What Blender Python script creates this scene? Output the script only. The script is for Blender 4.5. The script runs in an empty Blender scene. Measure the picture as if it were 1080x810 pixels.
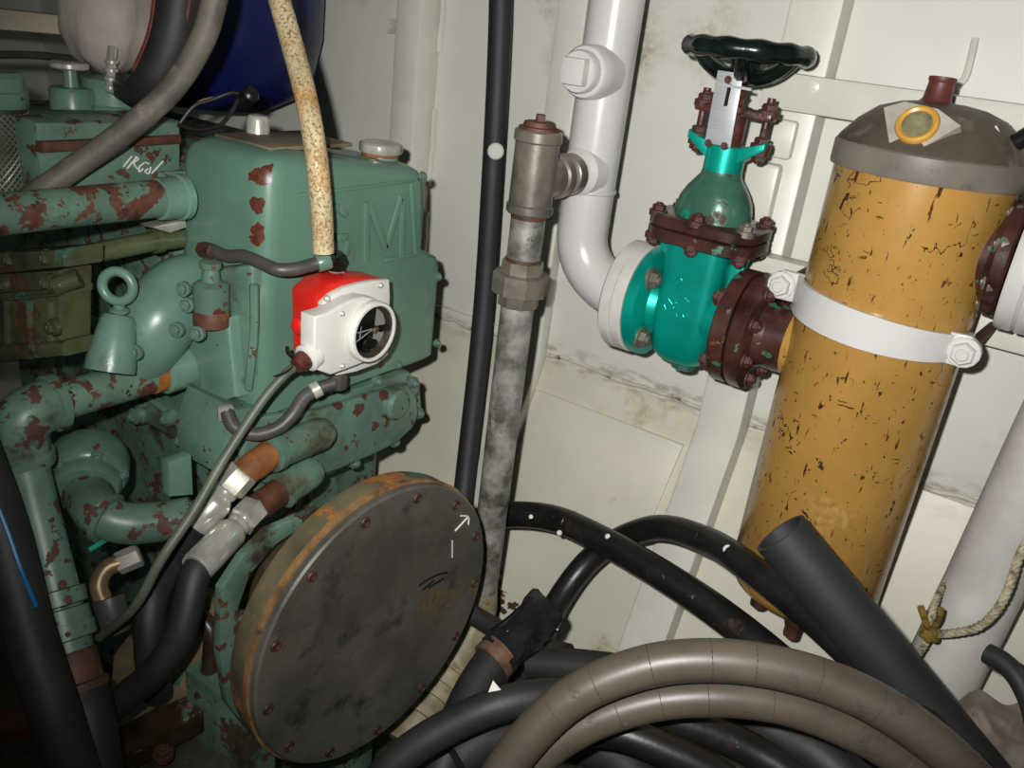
import bpy, bmesh, math, random
from mathutils import Vector, Matrix, Quaternion
random.seed(7)
V = Vector
S = bpy.context.scene
COL = S.collection

# ------------------------------------------------------------------ camera
# world axes: X along the hull (right), Y into the hull side, Z up
FPX = 900.0
HEAD = math.radians(32.0)
NAD = (265.0, 2120.0)
NL = math.hypot(*NAD)
PITCH = math.atan(FPX / NL)
hv = V((-math.sin(HEAD), math.cos(HEAD), 0))
FW = hv * math.cos(PITCH) + V((0, 0, -1)) * math.sin(PITCH)
r0 = V((math.cos(HEAD), math.sin(HEAD), 0))
u0 = r0.cross(FW)
sn, cs = NAD[0] / NL, NAD[1] / NL
RT = r0 * cs + u0 * sn
UP = r0 * -sn + u0 * cs
CAM = V((0, 0, 1.5))
cam_d = bpy.data.cameras.new('camera')
cam = bpy.data.objects.new('camera', cam_d)
COL.objects.link(cam)
cam_d.sensor_fit = 'HORIZONTAL'
cam_d.sensor_width = 36.0
cam_d.lens = 36.0 * FPX / 1080.0
cam_d.clip_start = 0.02
cam.matrix_world = Matrix(((RT.x, UP.x, -FW.x, CAM.x), (RT.y, UP.y, -FW.y, CAM.y), (RT.z, UP.z, -FW.z, CAM.z), (0, 0, 0, 1)))
S.camera = cam

# ------------------------------------------------------------------ light
W = bpy.data.worlds.new('engine_room_air'); S.world = W
W.use_nodes = True
W.node_tree.nodes['Background'].inputs[0].default_value = (0.62, 0.72, 0.70, 1)
W.node_tree.nodes['Background'].inputs[1].default_value = 0.085
fl = bpy.data.lights.new('camera_flash', 'SPOT')
fl.energy = 112.0
fl.color = (1.0, 0.985, 0.955)
fl.spot_size = math.radians(98)
fl.spot_blend = 1.0
fl.shadow_soft_size = 0.012
flo = bpy.data.objects.new('camera_flash', fl)
COL.objects.link(flo)
flo.location = CAM + RT * -0.055 + UP * 0.05
aim = (FW + RT * 0.17 + UP * 0.10).normalized()
flo.rotation_euler = aim.to_track_quat('-Z', 'Y').to_euler()
S.view_settings.view_transform = 'Standard'
S.view_settings.look = 'None'
S.view_settings.gamma = 1.0
S.view_settings.exposure = 0.0
S.view_settings.use_curve_mapping = False


def P(x, y, X=None, Y=None, Z=None, D=None):
    d = FW + RT * ((x - 540) / FPX) - UP * ((y - 405) / FPX)
    if D is not None: t = D
    elif X is not None: t = (X - CAM.x) / d.x
    elif Y is not None: t = (Y - CAM.y) / d.y
    else: t = (Z - CAM.z) / d.z
    return CAM + d * t


# ------------------------------------------------------------------ materials
def lin(c):
    return tuple((v / 255 / 12.92 if v / 255 <= 0.04045 else ((v / 255 + 0.055) / 1.055) ** 2.4) for v in c) + (1,)


def mat(name, base, rough=0.5, metal=0.0, var=0.12, vscale=6, chips=(), bump=0.15, bscale=60, spec=0.5, coat=0.0, stretch=None, cracks=(), spots=(), band=None):
    """chips: list of (rgb, noise scale, threshold 0..1, softness, seed, stretch, second scale)"""
    m = bpy.data.materials.new(name); m.use_nodes = True
    nt = m.node_tree; N = nt.nodes; L = nt.links
    b = N['Principled BSDF']
    b.inputs['Roughness'].default_value = rough
    b.inputs['Metallic'].default_value = metal
    b.inputs['Specular IOR Level'].default_value = spec
    if coat:
        b.inputs['Coat Weight'].default_value = coat
        b.inputs['Coat Roughness'].default_value = 0.15
    tc = N.new('ShaderNodeTexCoord')

    def noise(scale, detail=4, seed=0.0, st=None, rot=None):
        mp = N.new('ShaderNodeMapping'); L.new(tc.outputs['Object'], mp.inputs[0])
        mp.inputs['Location'].default_value = (seed * 1.7, seed * 2.3, seed * 0.9)
        if st: mp.inputs['Scale'].default_value = st
        if rot: mp.inputs['Rotation'].default_value = rot
        n = N.new('ShaderNodeTexNoise'); n.inputs['Scale'].default_value = scale; n.inputs['Detail'].default_value = detail
        n.inputs['Roughness'].default_value = 0.6
        L.new(mp.outputs[0], n.inputs['Vector'])
        return n.outputs['Fac']

    def rng(src, a, bb, c=0.0, d=1.0):
        r = N.new('ShaderNodeMapRange'); L.new(src, r.inputs[0])
        r.inputs[1].default_value = a; r.inputs[2].default_value = bb; r.inputs[3].default_value = c; r.inputs[4].default_value = d
        return r.outputs[0]

    def mix(fac, ca, cb):
        x = N.new('ShaderNodeMix'); x.data_type = 'RGBA'
        if isinstance(fac, float): x.inputs[0].default_value = fac
        else: L.new(fac, x.inputs[0])
        for i, cc in ((6, ca), (7, cb)):
            if isinstance(cc, tuple): x.inputs[i].default_value = cc
            else: L.new(cc, x.inputs[i])
        return x.outputs[2]

    base = lin(base)
    dark = tuple(v * (1 - 2.2 * var) for v in base[:3]) + (1,)
    lite = tuple(min(1, v * (1 + 0.8 * var)) for v in base[:3]) + (1,)
    col = mix(rng(noise(vscale, 5, 1.3, stretch), 0.35, 0.65), dark, lite)
    hgt = rng(noise(bscale, 3, 4.1), 0, 1, 0, 0.25)
    rsrc = None
    for ch in chips:
        rgb, sc, th, soft, seed = ch[:5]
        st = ch[5] if len(ch) > 5 else None
        rot = ch[6] if len(ch) > 6 else None
        n1 = noise(sc, 6, seed, st, rot)
        mk = rng(n1, th, th + soft)
        c2 = lin(rgb)
        col = mix(mk, col, mix(rng(noise(90, 3, seed + 2), 0.35, 0.65), c2, tuple(v * 0.55 for v in c2[:3]) + (1,)))
        s = N.new('ShaderNodeMath'); s.operation = 'MULTIPLY_ADD'; L.new(mk, s.inputs[0]); s.inputs[1].default_value = -0.5
        L.new(hgt, s.inputs[2]); hgt = s.outputs[0]
        rsrc = mk if rsrc is None else rsrc
    def math2(op, x, y, z=None):
        q = N.new('ShaderNodeMath'); q.operation = op
        for k, vv in enumerate((x, y, z)):
            if vv is None: continue
            if isinstance(vv, (int, float)): q.inputs[k].default_value = vv
            else: L.new(vv, q.inputs[k])
        return q.outputs[0]
    for rgb, sc, wd, msc, mth, seed, st, rot in cracks:
        ln = math2('ABSOLUTE', math2('SUBTRACT', noise(sc, 5, seed, st, rot), 0.5), 0)
        mk = math2('MULTIPLY', rng(ln, wd, wd * 0.5), rng(noise(msc, 3, seed + 5), mth, mth + 0.03))
        col = mix(mk, col, lin(rgb))
    if spots or band:
        geo = N.new('ShaderNodeNewGeometry')
        wob = noise(38, 5, 6.6)
        wob2 = noise(140, 3, 2.6)
    for pt, rad, rgb in spots:
        vd = N.new('ShaderNodeVectorMath'); vd.operation = 'DISTANCE'; L.new(geo.outputs['Position'], vd.inputs[0]); vd.inputs[1].default_value = pt
        dist = math2('ADD', math2('DIVIDE', vd.outputs['Value'], rad), math2('MULTIPLY', math2('SUBTRACT', wob, 0.5), 3.2))
        mk = rng(dist, 1.0, 0.94)
        col = mix(mk, col, mix(rng(wob2, 0.4, 0.6), lin(rgb), tuple(v * 0.6 for v in lin(rgb)[:3]) + (1,)))
        hgt = math2('MULTIPLY_ADD', mk, -0.5, hgt)
    if band:
        sp = N.new('ShaderNodeSeparateXYZ'); L.new(geo.outputs['Position'], sp.inputs[0])
        for z0, hw_, rgb, sc, th, amt in band:
            dz = math2('DIVIDE', math2('ABSOLUTE', math2('SUBTRACT', sp.outputs['Z'], z0), 0), hw_)
            mk = math2('MULTIPLY', math2('MULTIPLY', rng(dz, 1.0, 0.25), rng(noise(sc, 6, z0 * 9, (1, 1, 2.5)), th, th + 0.16)), amt)
            col = mix(mk, col, lin(rgb))
    L.new(col, b.inputs['Base Color'])
    if rsrc is not None:
        L.new(rng(rsrc, 0, 1, rough, min(1, rough + 0.3)), b.inputs['Roughness'])
    if bump:
        bp = N.new('ShaderNodeBump'); bp.inputs['Strength'].default_value = bump; bp.inputs['Distance'].default_value = 0.004
        L.new(hgt, bp.inputs['Height']); L.new(bp.outputs[0], b.inputs['Normal'])
    return m


RUST = (92, 48, 34); RUST2 = (70, 40, 28); ORNG = (170, 100, 40)
M = {}
BAND = [(0.815, 0.035, (112, 102, 80), 26, 0.46, 0.6), (0.79, 0.08, (168, 160, 138), 9, 0.48, 0.5)]
M['wall'] = mat('hull_paint', (208, 207, 197), 0.45, var=0.04, vscale=2.2, chips=[((140, 116, 80), 9, 0.76, 0.06, 3), ((60, 45, 30), 26, 0.775, 0.02, 8), ((198, 190, 170), 3.2, 0.6, 0.12, 5)], bump=0.12, bscale=25, band=BAND)
M['wall_low'] = mat('hull_paint_lower', (202, 198, 182), 0.42, var=0.05, vscale=3, chips=[((190, 180, 152), 4.0, 0.6, 0.1, 6), ((105, 82, 55), 14, 0.72, 0.05, 3), ((40, 32, 24), 34, 0.74, 0.02, 8)], bump=0.12, bscale=30,
                    band=BAND,
                    spots=[(tuple(P(*q_, D=2.0)), r_, (74, 58, 38)) for q_, r_ in (((522, 600), .03), ((530, 630), .05), ((545, 618), .03), ((512, 640), .04))])
M['frame'] = mat('frame_paint', (208, 206, 194), 0.38, var=0.06, vscale=5, chips=[((120, 96, 66), 22, 0.73, 0.03, 2)], bump=0.15, bscale=30)
M['weld'] = mat('dirty_weld', (186, 180, 164), 0.6, var=0.1, vscale=25, chips=[((96, 84, 64), 40, 0.58, 0.1, 4)], bump=0.5, bscale=90)
M['floor'] = mat('bilge_plate', (70, 72, 58), 0.7, var=0.25, vscale=7, chips=[((48, 36, 26), 9, 0.52, 0.1, 2), ((120, 108, 80), 20, 0.66, 0.05, 9)], bump=0.4)
GREEN = (92, 122, 107)
M['green'] = mat('engine_green', GREEN, 0.32, var=0.14, vscale=9, chips=[(RUST, 40, 0.64, 0.012, 2), ((60, 42, 34), 90, 0.70, 0.02, 7), ((84, 86, 66), 7, 0.55, 0.12, 4)], bump=0.4, bscale=28,
                 spots=[(tuple(p_), r_, (88, 52, 42)) for p_, r_ in ((P(228, 330, Y=.765), .022), (P(243, 372, Y=.775), .014), (P(358, 425, X=-.937), .014), (P(378, 432, X=-.937), .012), (P(405, 418, X=-.937), .010), (P(332, 412, X=-.95), .010), (P(205, 335, Y=.79), .016), (P(395, 450, X=-.937), .011))])
TS = [(P(277, 176, Y=.815), .016, RUST), (P(272, 184, Y=.813), .014, RUST), (P(297, 171, Y=.820), .013, RUST), (P(272, 216, Y=.812), .012, RUST), (P(273, 222, Y=.812), .009, RUST), (P(271, 244, Y=.811), .013, RUST), (P(269, 253, Y=.811), .010, RUST),
      (P(444, 188, X=-.95), .007, (40, 44, 38)), (P(402, 384, X=-.95), .010, RUST), (P(290, 262, Y=.812), .006, RUST), (P(226, 330, Y=.80), .022, RUST)]
TS = [(tuple(a), r_, c_) for a, r_, c_ in TS]
M['green_tank'] = mat('header_tank_green', (90, 123, 107), 0.33, var=0.07, vscale=5, chips=[((52, 40, 34), 62, 0.735, 0.01, 7), ((100, 104, 82), 6, 0.6, 0.1, 3)], bump=0.1, bscale=30, spots=TS)
M['green_worn'] = mat('worn_green', (92, 120, 104), 0.4, var=0.18, vscale=9, chips=[((86, 54, 42), 30, 0.565, 0.02, 5), ((126, 140, 116), 60, 0.66, 0.03, 1), ((60, 56, 42), 8, 0.56, 0.08, 13)], bump=0.3, bscale=50)
M['green_rust'] = mat('rusted_green_pipe', (96, 124, 107), 0.42, var=0.15, vscale=10, chips=[((98, 58, 44), 27, 0.515, 0.02, 9), ((62, 40, 30), 44, 0.60, 0.03, 1), ((130, 146, 122), 34, 0.66, 0.02, 21)], bump=0.4, bscale=60)
M['green_light'] = mat('bright_engine_green', (100, 132, 117), 0.33, var=0.10, vscale=10, chips=[(RUST, 38, 0.67, 0.02, 3), ((80, 84, 66), 9, 0.57, 0.1, 9)], bump=0.22, bscale=60)
M['olive'] = mat('oily_olive_casting', (76, 82, 56), 0.3, var=0.3, vscale=9, chips=[((92, 62, 36), 12, 0.55, 0.06, 2), ((70, 112, 92), 11, 0.62, 0.03, 6)], bump=0.4, bscale=60)
M['dust'] = mat('dusty_top', (112, 100, 80), 0.7, var=0.2, vscale=12, bump=0.3)
M['rust'] = mat('rusty_steel', (84, 50, 36), 0.6, var=0.3, vscale=20, chips=[((130, 76, 40), 25, 0.6, 0.08, 2)], bump=0.5, bscale=90)
M['orange'] = mat('orange_rust', (136, 84, 44), 0.6, var=0.25, vscale=20, chips=[(RUST, 30, 0.6, 0.05, 2)], bump=0.4, bscale=90)
M['rust_edge'] = mat('rusty_plate_edge', (128, 96, 60), 0.6, var=0.25, vscale=30, chips=[((78, 52, 34), 24, 0.56, 0.08, 2), ((160, 104, 50), 14, 0.6, 0.1, 7)], bump=0.4, bscale=90)
M['bandrust'] = mat('bright_rust_band', (172, 104, 40), 0.55, var=0.25, vscale=26, chips=[(RUST, 30, 0.6, 0.05, 2)], bump=0.4, bscale=90)
M['rustflange'] = mat('rust_brown_flange', (70, 42, 36), 0.28, var=0.3, vscale=16, chips=[((64, 116, 94), 24, 0.61, 0.015, 3), ((130, 64, 40), 20, 0.66, 0.05, 6)], bump=0.4, bscale=60)
M['white'] = mat('white_gloss_paint', (192, 190, 188), 0.28, var=0.03, vscale=5, chips=[((190, 176, 150), 12, 0.72, 0.05, 4)], bump=0.1, bscale=35)
M['white_flange'] = mat('off_white_flange_paint', (194, 190, 184), 0.4, var=0.08, vscale=12, chips=[((110, 84, 60), 40, 0.72, 0.02, 4)], bump=0.2, bscale=50)
M['whiteplastic'] = mat('white_plastic', (206, 205, 197), 0.35, var=0.02, bump=0.03)
M['red'] = mat('red_enamel', (206, 34, 24), 0.35, var=0.1, vscale=14, chips=[((130, 60, 40), 18, 0.66, 0.1, 4)], bump=0.05)
M['galv'] = mat('galvanised_steel', (148, 146, 138), 0.42, 0.25, var=0.3, vscale=22, chips=[((92, 84, 72), 18, 0.52, 0.12, 2), ((86, 52, 36), 30, 0.67, 0.05, 5)], bump=0.3, bscale=90)
M['galvfit'] = mat('galvanised_fitting', (126, 117, 106), 0.36, 0.4, var=0.2, vscale=18, chips=[((98, 62, 46), 14, 0.62, 0.08, 2), ((220, 220, 215), 20, 0.72, 0.02, 7)], bump=0.25, bscale=70)
M['beige'] = mat('beige_painted_pipe', (152, 140, 112), 0.5, var=0.2, vscale=20, chips=[((110, 84, 54), 20, 0.58, 0.1, 2)], bump=0.3, bscale=60)
M['teal'] = mat('teal_metallic_paint', (0, 168, 150), 0.36, 0.55, var=0.10, vscale=10, chips=[((20, 84, 74), 9, 0.62, 0.1, 3)], bump=0.15, bscale=60)
M['teal_worn'] = mat('worn_teal_bonnet', (60, 104, 86), 0.3, 0.2, var=0.25, vscale=8, chips=[((58, 40, 30), 13, 0.58, 0.06, 3), ((0, 150, 128), 15, 0.62, 0.05, 13)], bump=0.2, bscale=60)
M['wheel'] = mat('black_green_handwheel', (20, 30, 26), 0.2, 0.1, var=0.3, vscale=20, chips=[((60, 34, 24), 30, 0.62, 0.05, 3)], bump=0.4, bscale=70)
M['rust_red'] = mat('red_brown_gland', (84, 44, 36), 0.35, var=0.25, vscale=30, chips=[((46, 28, 24), 30, 0.55, 0.05, 3)], bump=0.4, bscale=80)
M['alu'] = mat('brushed_aluminium', (200, 202, 206), 0.35, 0.5, var=0.06, vscale=20, stretch=(1, 1, 12), bump=0.1, bscale=80)
M['chrome'] = mat('plated_fitting', (200, 198, 186), 0.25, 0.5, var=0.15, vscale=24, chips=[((110, 96, 76), 26, 0.66, 0.06, 3)], bump=0.15, bscale=70)
M['brass'] = mat('worn_brass', (128, 108, 78), 0.4, 0.4, var=0.15, vscale=24, bump=0.15)
M['yellow'] = mat('ochre_tank_paint', (160, 121, 60), 0.24, var=0.09, vscale=5,
                  chips=[((58, 30, 20), 34, 0.66, 0.012, 2, (1.6, 1.6, 0.8), (0.3, 0.5, 0)), ((70, 40, 24), 80, 0.65, 0.015, 9, (1.2, 1.2, 0.8)),
                         ((74, 46, 22), 50, 0.64, 0.02, 15, (2.2, 2.2, 0.4), (0.5, 0.6, 0)), ((74, 46, 22), 50, 0.66, 0.02, 25, (0.5, 0.5, 2.4), (0.2, -0.5, 0)), ((184, 144, 84), 6, 0.6, 0.12, 5), ((104, 68, 38), 22, 0.68, 0.03, 31)], bump=0.1, bscale=40,
                  cracks=[((50, 30, 18), 4.5, 0.0042, 7, 0.56, 3.1, (1, 1, 1.4), None), ((50, 30, 18), 5.5, 0.0040, 8, 0.57, 9.4, (1.3, 1.3, 0.6), (0.4, 0.6, 0))])
M['cap'] = mat('grey_brown_tank_cap', (84, 72, 60), 0.5, var=0.15, vscale=7, chips=[((124, 114, 100), 9, 0.58, 0.1, 3), ((60, 46, 36), 14, 0.62, 0.06, 5)], bump=0.2, bscale=50)
M['capring'] = mat('grey_cap_band', (112, 104, 94), 0.45, var=0.12, vscale=8, chips=[((80, 66, 54), 12, 0.6, 0.08, 5)], bump=0.2)
M['maroon'] = mat('maroon_paint', (92, 44, 40), 0.45, var=0.15, vscale=20, bump=0.3)
M['ring'] = mat('yellow_sight_ring', (186, 140, 58), 0.35, var=0.08, vscale=30, bump=0.1)
M['plate'] = mat('pale_sight_plate', (176, 170, 158), 0.45, 0.2, var=0.1, vscale=25, bump=0.1)
M['sight'] = mat('cloudy_sight_glass', (124, 118, 92), 0.15, var=0.2, vscale=40, bump=0.0)
M['cover'] = mat('grey_cover_plate', (88, 85, 78), 0.40, 0.15, var=0.2, vscale=6, chips=[((96, 80, 54), 6, 0.58, 0.1, 2), ((62, 60, 60), 11, 0.56, 0.1, 16), ((40, 38, 38), 30, 0.70, 0.03, 6, (1, 1, 0.4)), ((120, 118, 110), 42, 0.72, 0.02, 8, (1, 0.3, 1))], bump=0.22, bscale=40)
M['drum'] = mat('drum_rim', (96, 88, 66), 0.55, var=0.25, vscale=8, chips=[((150, 96, 40), 10, 0.56, 0.06, 2), ((72, 116, 96), 8, 0.59, 0.05, 6)], bump=0.4, bscale=60)
M['hole'] = mat('dark_rust_bolt', (66, 40, 32), 0.5, var=0.2, vscale=60, bump=0.4)
M['chalk'] = mat('chalk', (206, 206, 198), 0.9, var=0.05, bump=0.0)
M['rubber'] = mat('black_rubber', (36, 35, 35), 0.58, var=0.2, vscale=14, chips=[((84, 76, 68), 40, 0.72, 0.02, 4)], bump=0.25, bscale=120)
M['rubber_shiny'] = mat('shiny_black_hose', (28, 27, 27), 0.36, var=0.2, vscale=18, chips=[((92, 84, 74), 60, 0.69, 0.03, 4), ((64, 44, 38), 16, 0.62, 0.08, 9)], bump=0.3, bscale=110)
M['rubber_matte'] = mat('matte_black_tube', (33, 36, 37), 0.6, var=0.1, vscale=10, bump=0.15, bscale=140)
M['hose_grey'] = mat('worn_grey_hose', (92, 86, 76), 0.6, var=0.2, vscale=20, chips=[((122, 112, 98), 24, 0.58, 0.08, 2)], bump=0.4, bscale=120)
M['hose_small'] = mat('dull_grey_rubber_hose', (74, 70, 68), 0.45, var=0.15, vscale=18, bump=0.2, bscale=90)
M['hose_crease'] = mat('dark_hose_crease', (58, 51, 43), 0.6, var=0.1, bump=0.1)
M['hose_brown'] = mat('brown_hose', (80, 71, 60), 0.42, var=0.12, vscale=10, chips=[((70, 62, 54), 14, 0.6, 0.06, 2), ((130, 118, 100), 50, 0.72, 0.03, 4)], bump=0.15, bscale=80)
M['cream_hose'] = mat('cream_braided_hose', (186, 170, 132), 0.42, var=0.14, vscale=14, chips=[((176, 126, 70), 34, 0.55, 0.12, 2), ((140, 116, 78), 240, 0.52, 0.1, 5), ((176, 122, 58), 14, 0.5, 0.16, 19), ((92, 128, 108), 26, 0.69, 0.02, 12)], bump=0.5, bscale=160)
M['cable'] = mat('grey_green_cable', (92, 98, 84), 0.5, var=0.15, vscale=14, bump=0.15)
M['tape'] = mat('shiny_black_tape', (30, 30, 33), 0.16, var=0.2, vscale=30, chips=[((150, 148, 146), 40, 0.66, 0.02, 4, (1, 1, .3))], bump=1.0, bscale=38)
M['copper'] = mat('copper_band', (112, 84, 68), 0.45, 0.3, var=0.2, vscale=40, bump=0.3)
M['navy'] = mat('navy_drum', (12, 24, 84), 0.35, var=0.15, vscale=5, bump=0.05)
M['cloth'] = mat('pale_cloth', (176, 166, 158), 0.85, var=0.12, vscale=9, bump=0.4, bscale=40)
M['rag'] = mat('dirty_pink_rag', (176, 162, 150), 0.9, var=0.2, vscale=16, chips=[((168, 128, 110), 9, 0.52, 0.12, 2), ((110, 100, 90), 20, 0.62, 0.06, 7)], bump=0.7, bscale=50)
M['mesh_bg'] = mat('dark_filter_core', (44, 50, 42), 0.6, var=0.2, vscale=30, bump=0.3)
M['mesh_wire'] = mat('filter_mesh_wire', (120, 126, 104), 0.4, 0.4, var=0.2, vscale=40, bump=0.1)
M['rope'] = mat('pale_rope', (176, 166, 140), 0.8, var=0.25, vscale=60, chips=[((92, 84, 66), 60, 0.55, 0.1, 2)], bump=0.6, bscale=200)
M['rope_y'] = mat('yellow_knot_rope', (136, 108, 40), 0.8, var=0.3, vscale=60, bump=0.6, bscale=200)
M['blue'] = mat('blue_line', (0, 92, 140), 0.4, var=0.1, bump=0.05)
M['turq'] = mat('turquoise_wire', (40, 150, 130), 0.4, var=0.1, bump=0.05)
M['black'] = mat('black_plastic', (18, 18, 18), 0.35, var=0.1, bump=0.05)
M['wire'] = mat('dark_wire', (26, 24, 22), 0.4, var=0.2, bump=0.05)
M['wire_y'] = mat('yellow_wire', (150, 134, 70), 0.45, var=0.2, bump=0.05)
M['redband'] = mat('red_hose_stripe', (110, 40, 30), 0.6, var=0.25, vscale=20, bump=0.3)
M['cream_panel'] = mat('cream_panel', (190, 180, 156), 0.5, var=0.08, vscale=5, bump=0.05)
M['oilbrown'] = mat('oily_brown_bed', (58, 44, 30), 0.35, var=0.35, vscale=14, chips=[((120, 110, 84), 16, 0.62, 0.04, 2), ((84, 124, 100), 14, 0.66, 0.03, 8)], bump=0.5, bscale=60)
M['tan'] = mat('tan_bed_plate', (120, 106, 76), 0.6, var=0.2, vscale=9, chips=[((70, 110, 90), 11, 0.62, 0.03, 8), (RUST2, 14, 0.6, 0.05, 3)], bump=0.35)
g = bpy.data.materials.new('clear_dial_glass'); g.use_nodes = True
gb = g.node_tree.nodes['Principled BSDF']
gb.inputs['Transmission Weight'].default_value = 1.0; gb.inputs['Roughness'].default_value = 0.03; gb.inputs['IOR'].default_value = 1.1
gb.inputs['Base Color'].default_value = (0.95, 0.97, 0.97, 1)
gn = g.node_tree.nodes.new('ShaderNodeTexNoise'); gn.inputs['Scale'].default_value = 200
gr = g.node_tree.nodes.new('ShaderNodeMapRange'); gr.inputs[3].default_value = 0.02; gr.inputs[4].default_value = 0.06
g.node_tree.links.new(gn.outputs['Fac'], gr.inputs[0]); g.node_tree.links.new(gr.outputs[0], gb.inputs['Roughness'])
M['glass'] = g


# ------------------------------------------------------------------ mesh helpers
def frame(d):
    d = V(d).normalized()
    a = V((0, 0, 1)) if abs(d.z) < 0.9 else V((1, 0, 0))
    u = a.cross(d).normalized()
    return u, d.cross(u), d


def rings(bm, rs, cap0=True, cap1=True, closed=False):
    vs = [[bm.verts.new(p) for p in r] for r in rs]
    n = len(rs[0]); k = len(vs)
    for i in range(k if closed else k - 1):
        a, b = vs[i], vs[(i + 1) % k]
        for j in range(n):
            bm.faces.new((a[j], a[(j + 1) % n], b[(j + 1) % n], b[j]))
    if not closed:
        if cap0: bm.faces.new(list(reversed(vs[0])))
        if cap1: bm.faces.new(vs[-1])
    return bm


def lathe(bm, prof, o, d, seg=32, closed=False):
    """prof: (radius, height along d)"""
    u, v, w = frame(d); o = V(o)
    rs = []
    for r, h in prof:
        r = max(r, 1e-4)
        rs.append([o + w * h + (u * math.cos(2 * math.pi * j / seg) + v * math.sin(2 * math.pi * j / seg)) * r for j in range(seg)])
    return rings(bm, rs, closed=closed)


def spline(pts, n=8):
    pts = [V(p) for p in pts]
    if len(pts) < 3: return pts
    out = []
    q = [pts[0] * 2 - pts[1]] + pts + [pts[-1] * 2 - pts[-2]]
    for i in range(1, len(q) - 2):
        a, b, c, d = q[i - 1], q[i], q[i + 1], q[i + 2]
        for k in range(n):
            t = k / n
            out.append(0.5 * ((2 * b) + (c - a) * t + (2 * a - 5 * b + 4 * c - d) * t * t + (3 * b - a - 3 * c + d) * t ** 3))
    out.append(pts[-1])
    return out


def tube(bm, pts, r, seg=14, n=8, smooth=True, hollow=0.0, ellipse=None):
    c = spline(pts, n) if smooth else [V(p) for p in pts]
    m = len(c)
    rad = (lambda i: r) if not isinstance(r, (list, tuple)) else (lambda i: r[min(len(r) - 1, int(i / max(1, m - 1) * (len(r) - 1)))] + (r[min(len(r) - 1, int(i / max(1, m - 1) * (len(r) - 1)) + 1)] - r[min(len(r) - 1, int(i / max(1, m - 1) * (len(r) - 1)))]) * ((i / max(1, m - 1) * (len(r) - 1)) % 1))
    tg = [(c[min(i + 1, m - 1)] - c[max(i - 1, 0)]).normalized() for i in range(m)]
    u, v, w = frame(tg[0])
    rs = []
    for i in range(m):
        if i:
            u = (u - tg[i] * u.dot(tg[i])).normalized(); v = tg[i].cross(u)
        rr = rad(i)
        rs.append([c[i] + (u * math.cos(2 * math.pi * j / seg) + v * math.sin(2 * math.pi * j / seg)) * rr for j in range(seg)])
    if hollow:
        for rg, ce, t in ((rs[0], c[0], tg[0]),):
            inner = [ce + (p - ce) * hollow for p in rg]
            deep = [p + t * (0.12) for p in inner]
            rs = [deep, inner] + rs
    return rings(bm, rs)


def box(bm, c, s, ax=None, bev=0.0, segs=2):
    t = bmesh.new()
    bmesh.ops.create_cube(t, size=1.0)
    for v_ in t.verts: v_.co = V((v_.co.x * s[0], v_.co.y * s[1], v_.co.z * s[2]))
    if bev: bmesh.ops.bevel(t, geom=list(t.edges), offset=bev, segments=segs, affect='EDGES', profile=0.5)
    ax = ax or (V((1, 0, 0)), V((0, 1, 0)), V((0, 0, 1)))
    mp = {}
    for v_ in t.verts: mp[v_.index] = bm.verts.new(V(c) + ax[0] * v_.co.x + ax[1] * v_.co.y + ax[2] * v_.co.z)
    for f_ in t.faces: bm.faces.new([mp[v_.index] for v_ in f_.verts])
    t.free(); return bm


def bx(bm, x0, x1, y0, y1, z0, z1, bev=0.0, segs=2):
    return box(bm, ((x0 + x1) / 2, (y0 + y1) / 2, (z0 + z1) / 2), (abs(x1 - x0), abs(y1 - y0), abs(z1 - z0)), None, bev, segs)


def prism(bm, pts, d, bev=0.0, segs=2):
    """closed planar outline pts (world) extruded by vector d"""
    t = bmesh.new()
    d = V(d)
    a = [t.verts.new(V(p)) for p in pts]; b = [t.verts.new(V(p) + d) for p in pts]
    n = len(a)
    t.faces.new(a); t.faces.new(list(reversed(b)))
    for i in range(n): t.faces.new((a[i], b[i], b[(i + 1) % n], a[(i + 1) % n]))
    bmesh.ops.recalc_face_normals(t, faces=list(t.faces))
    if bev:
        es = [e for e in t.edges if abs((e.verts[0].co - e.verts[1].co).normalized().dot(d.normalized())) < 0.7]
        bmesh.ops.bevel(t, geom=es, offset=bev, segments=segs, affect='EDGES', profile=0.5)
    mp = {v_: bm.verts.new(v_.co) for v_ in t.verts}
    for f_ in t.faces: bm.faces.new([mp[v_] for v_ in f_.verts])
    t.free(); return bm


def rrect(cx, cy, hx, hy, r, z, k=6):
    out = []
    r = min(r, hx, hy)
    for sx, sy, a0 in ((1, 1, 0), (-1, 1, 90), (-1, -1, 180), (1, -1, 270)):
        for i in range(k + 1):
            a = math.radians(a0 + 90 * i / k)
            out.append(V((cx + sx * (hx - r) + r * math.cos(a), cy + sy * (hy - r) + r * math.sin(a), z)))
    return out


ORG = {}
XF = {'m': None, 'c': None}


def obj(name, bm, m, parent=None, ang=38, origin=None):
    bmesh.ops.recalc_face_normals(bm, faces=list(bm.faces))
    if parent is not None: o0 = ORG[parent]
    else:
        if origin is None:
            cs_ = [v_.co for v_ in bm.verts]
            lo = min(c.z for c in cs_); n = len(cs_)
            origin = V((sum(c.x for c in cs_) / n, sum(c.y for c in cs_) / n, lo))
        o0 = V(origin)
    if XF['m']:
        for v_ in bm.verts: v_.co = XF['c'] + XF['m'] @ (v_.co - XF['c'])
    for v_ in bm.verts: v_.co -= o0
    me = bpy.data.meshes.new(name)
    bm.to_mesh(me); bm.free()
    for p in me.polygons: p.use_smooth = True
    me.set_sharp_from_angle(angle=math.radians(ang))
    me.materials.append(M[m])
    o = bpy.data.objects.new(name, me)
    COL.objects.link(o)
    if parent is not None: o.parent = parent
    else: o.location = o0
    ORG[o] = o0
    return o


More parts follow.
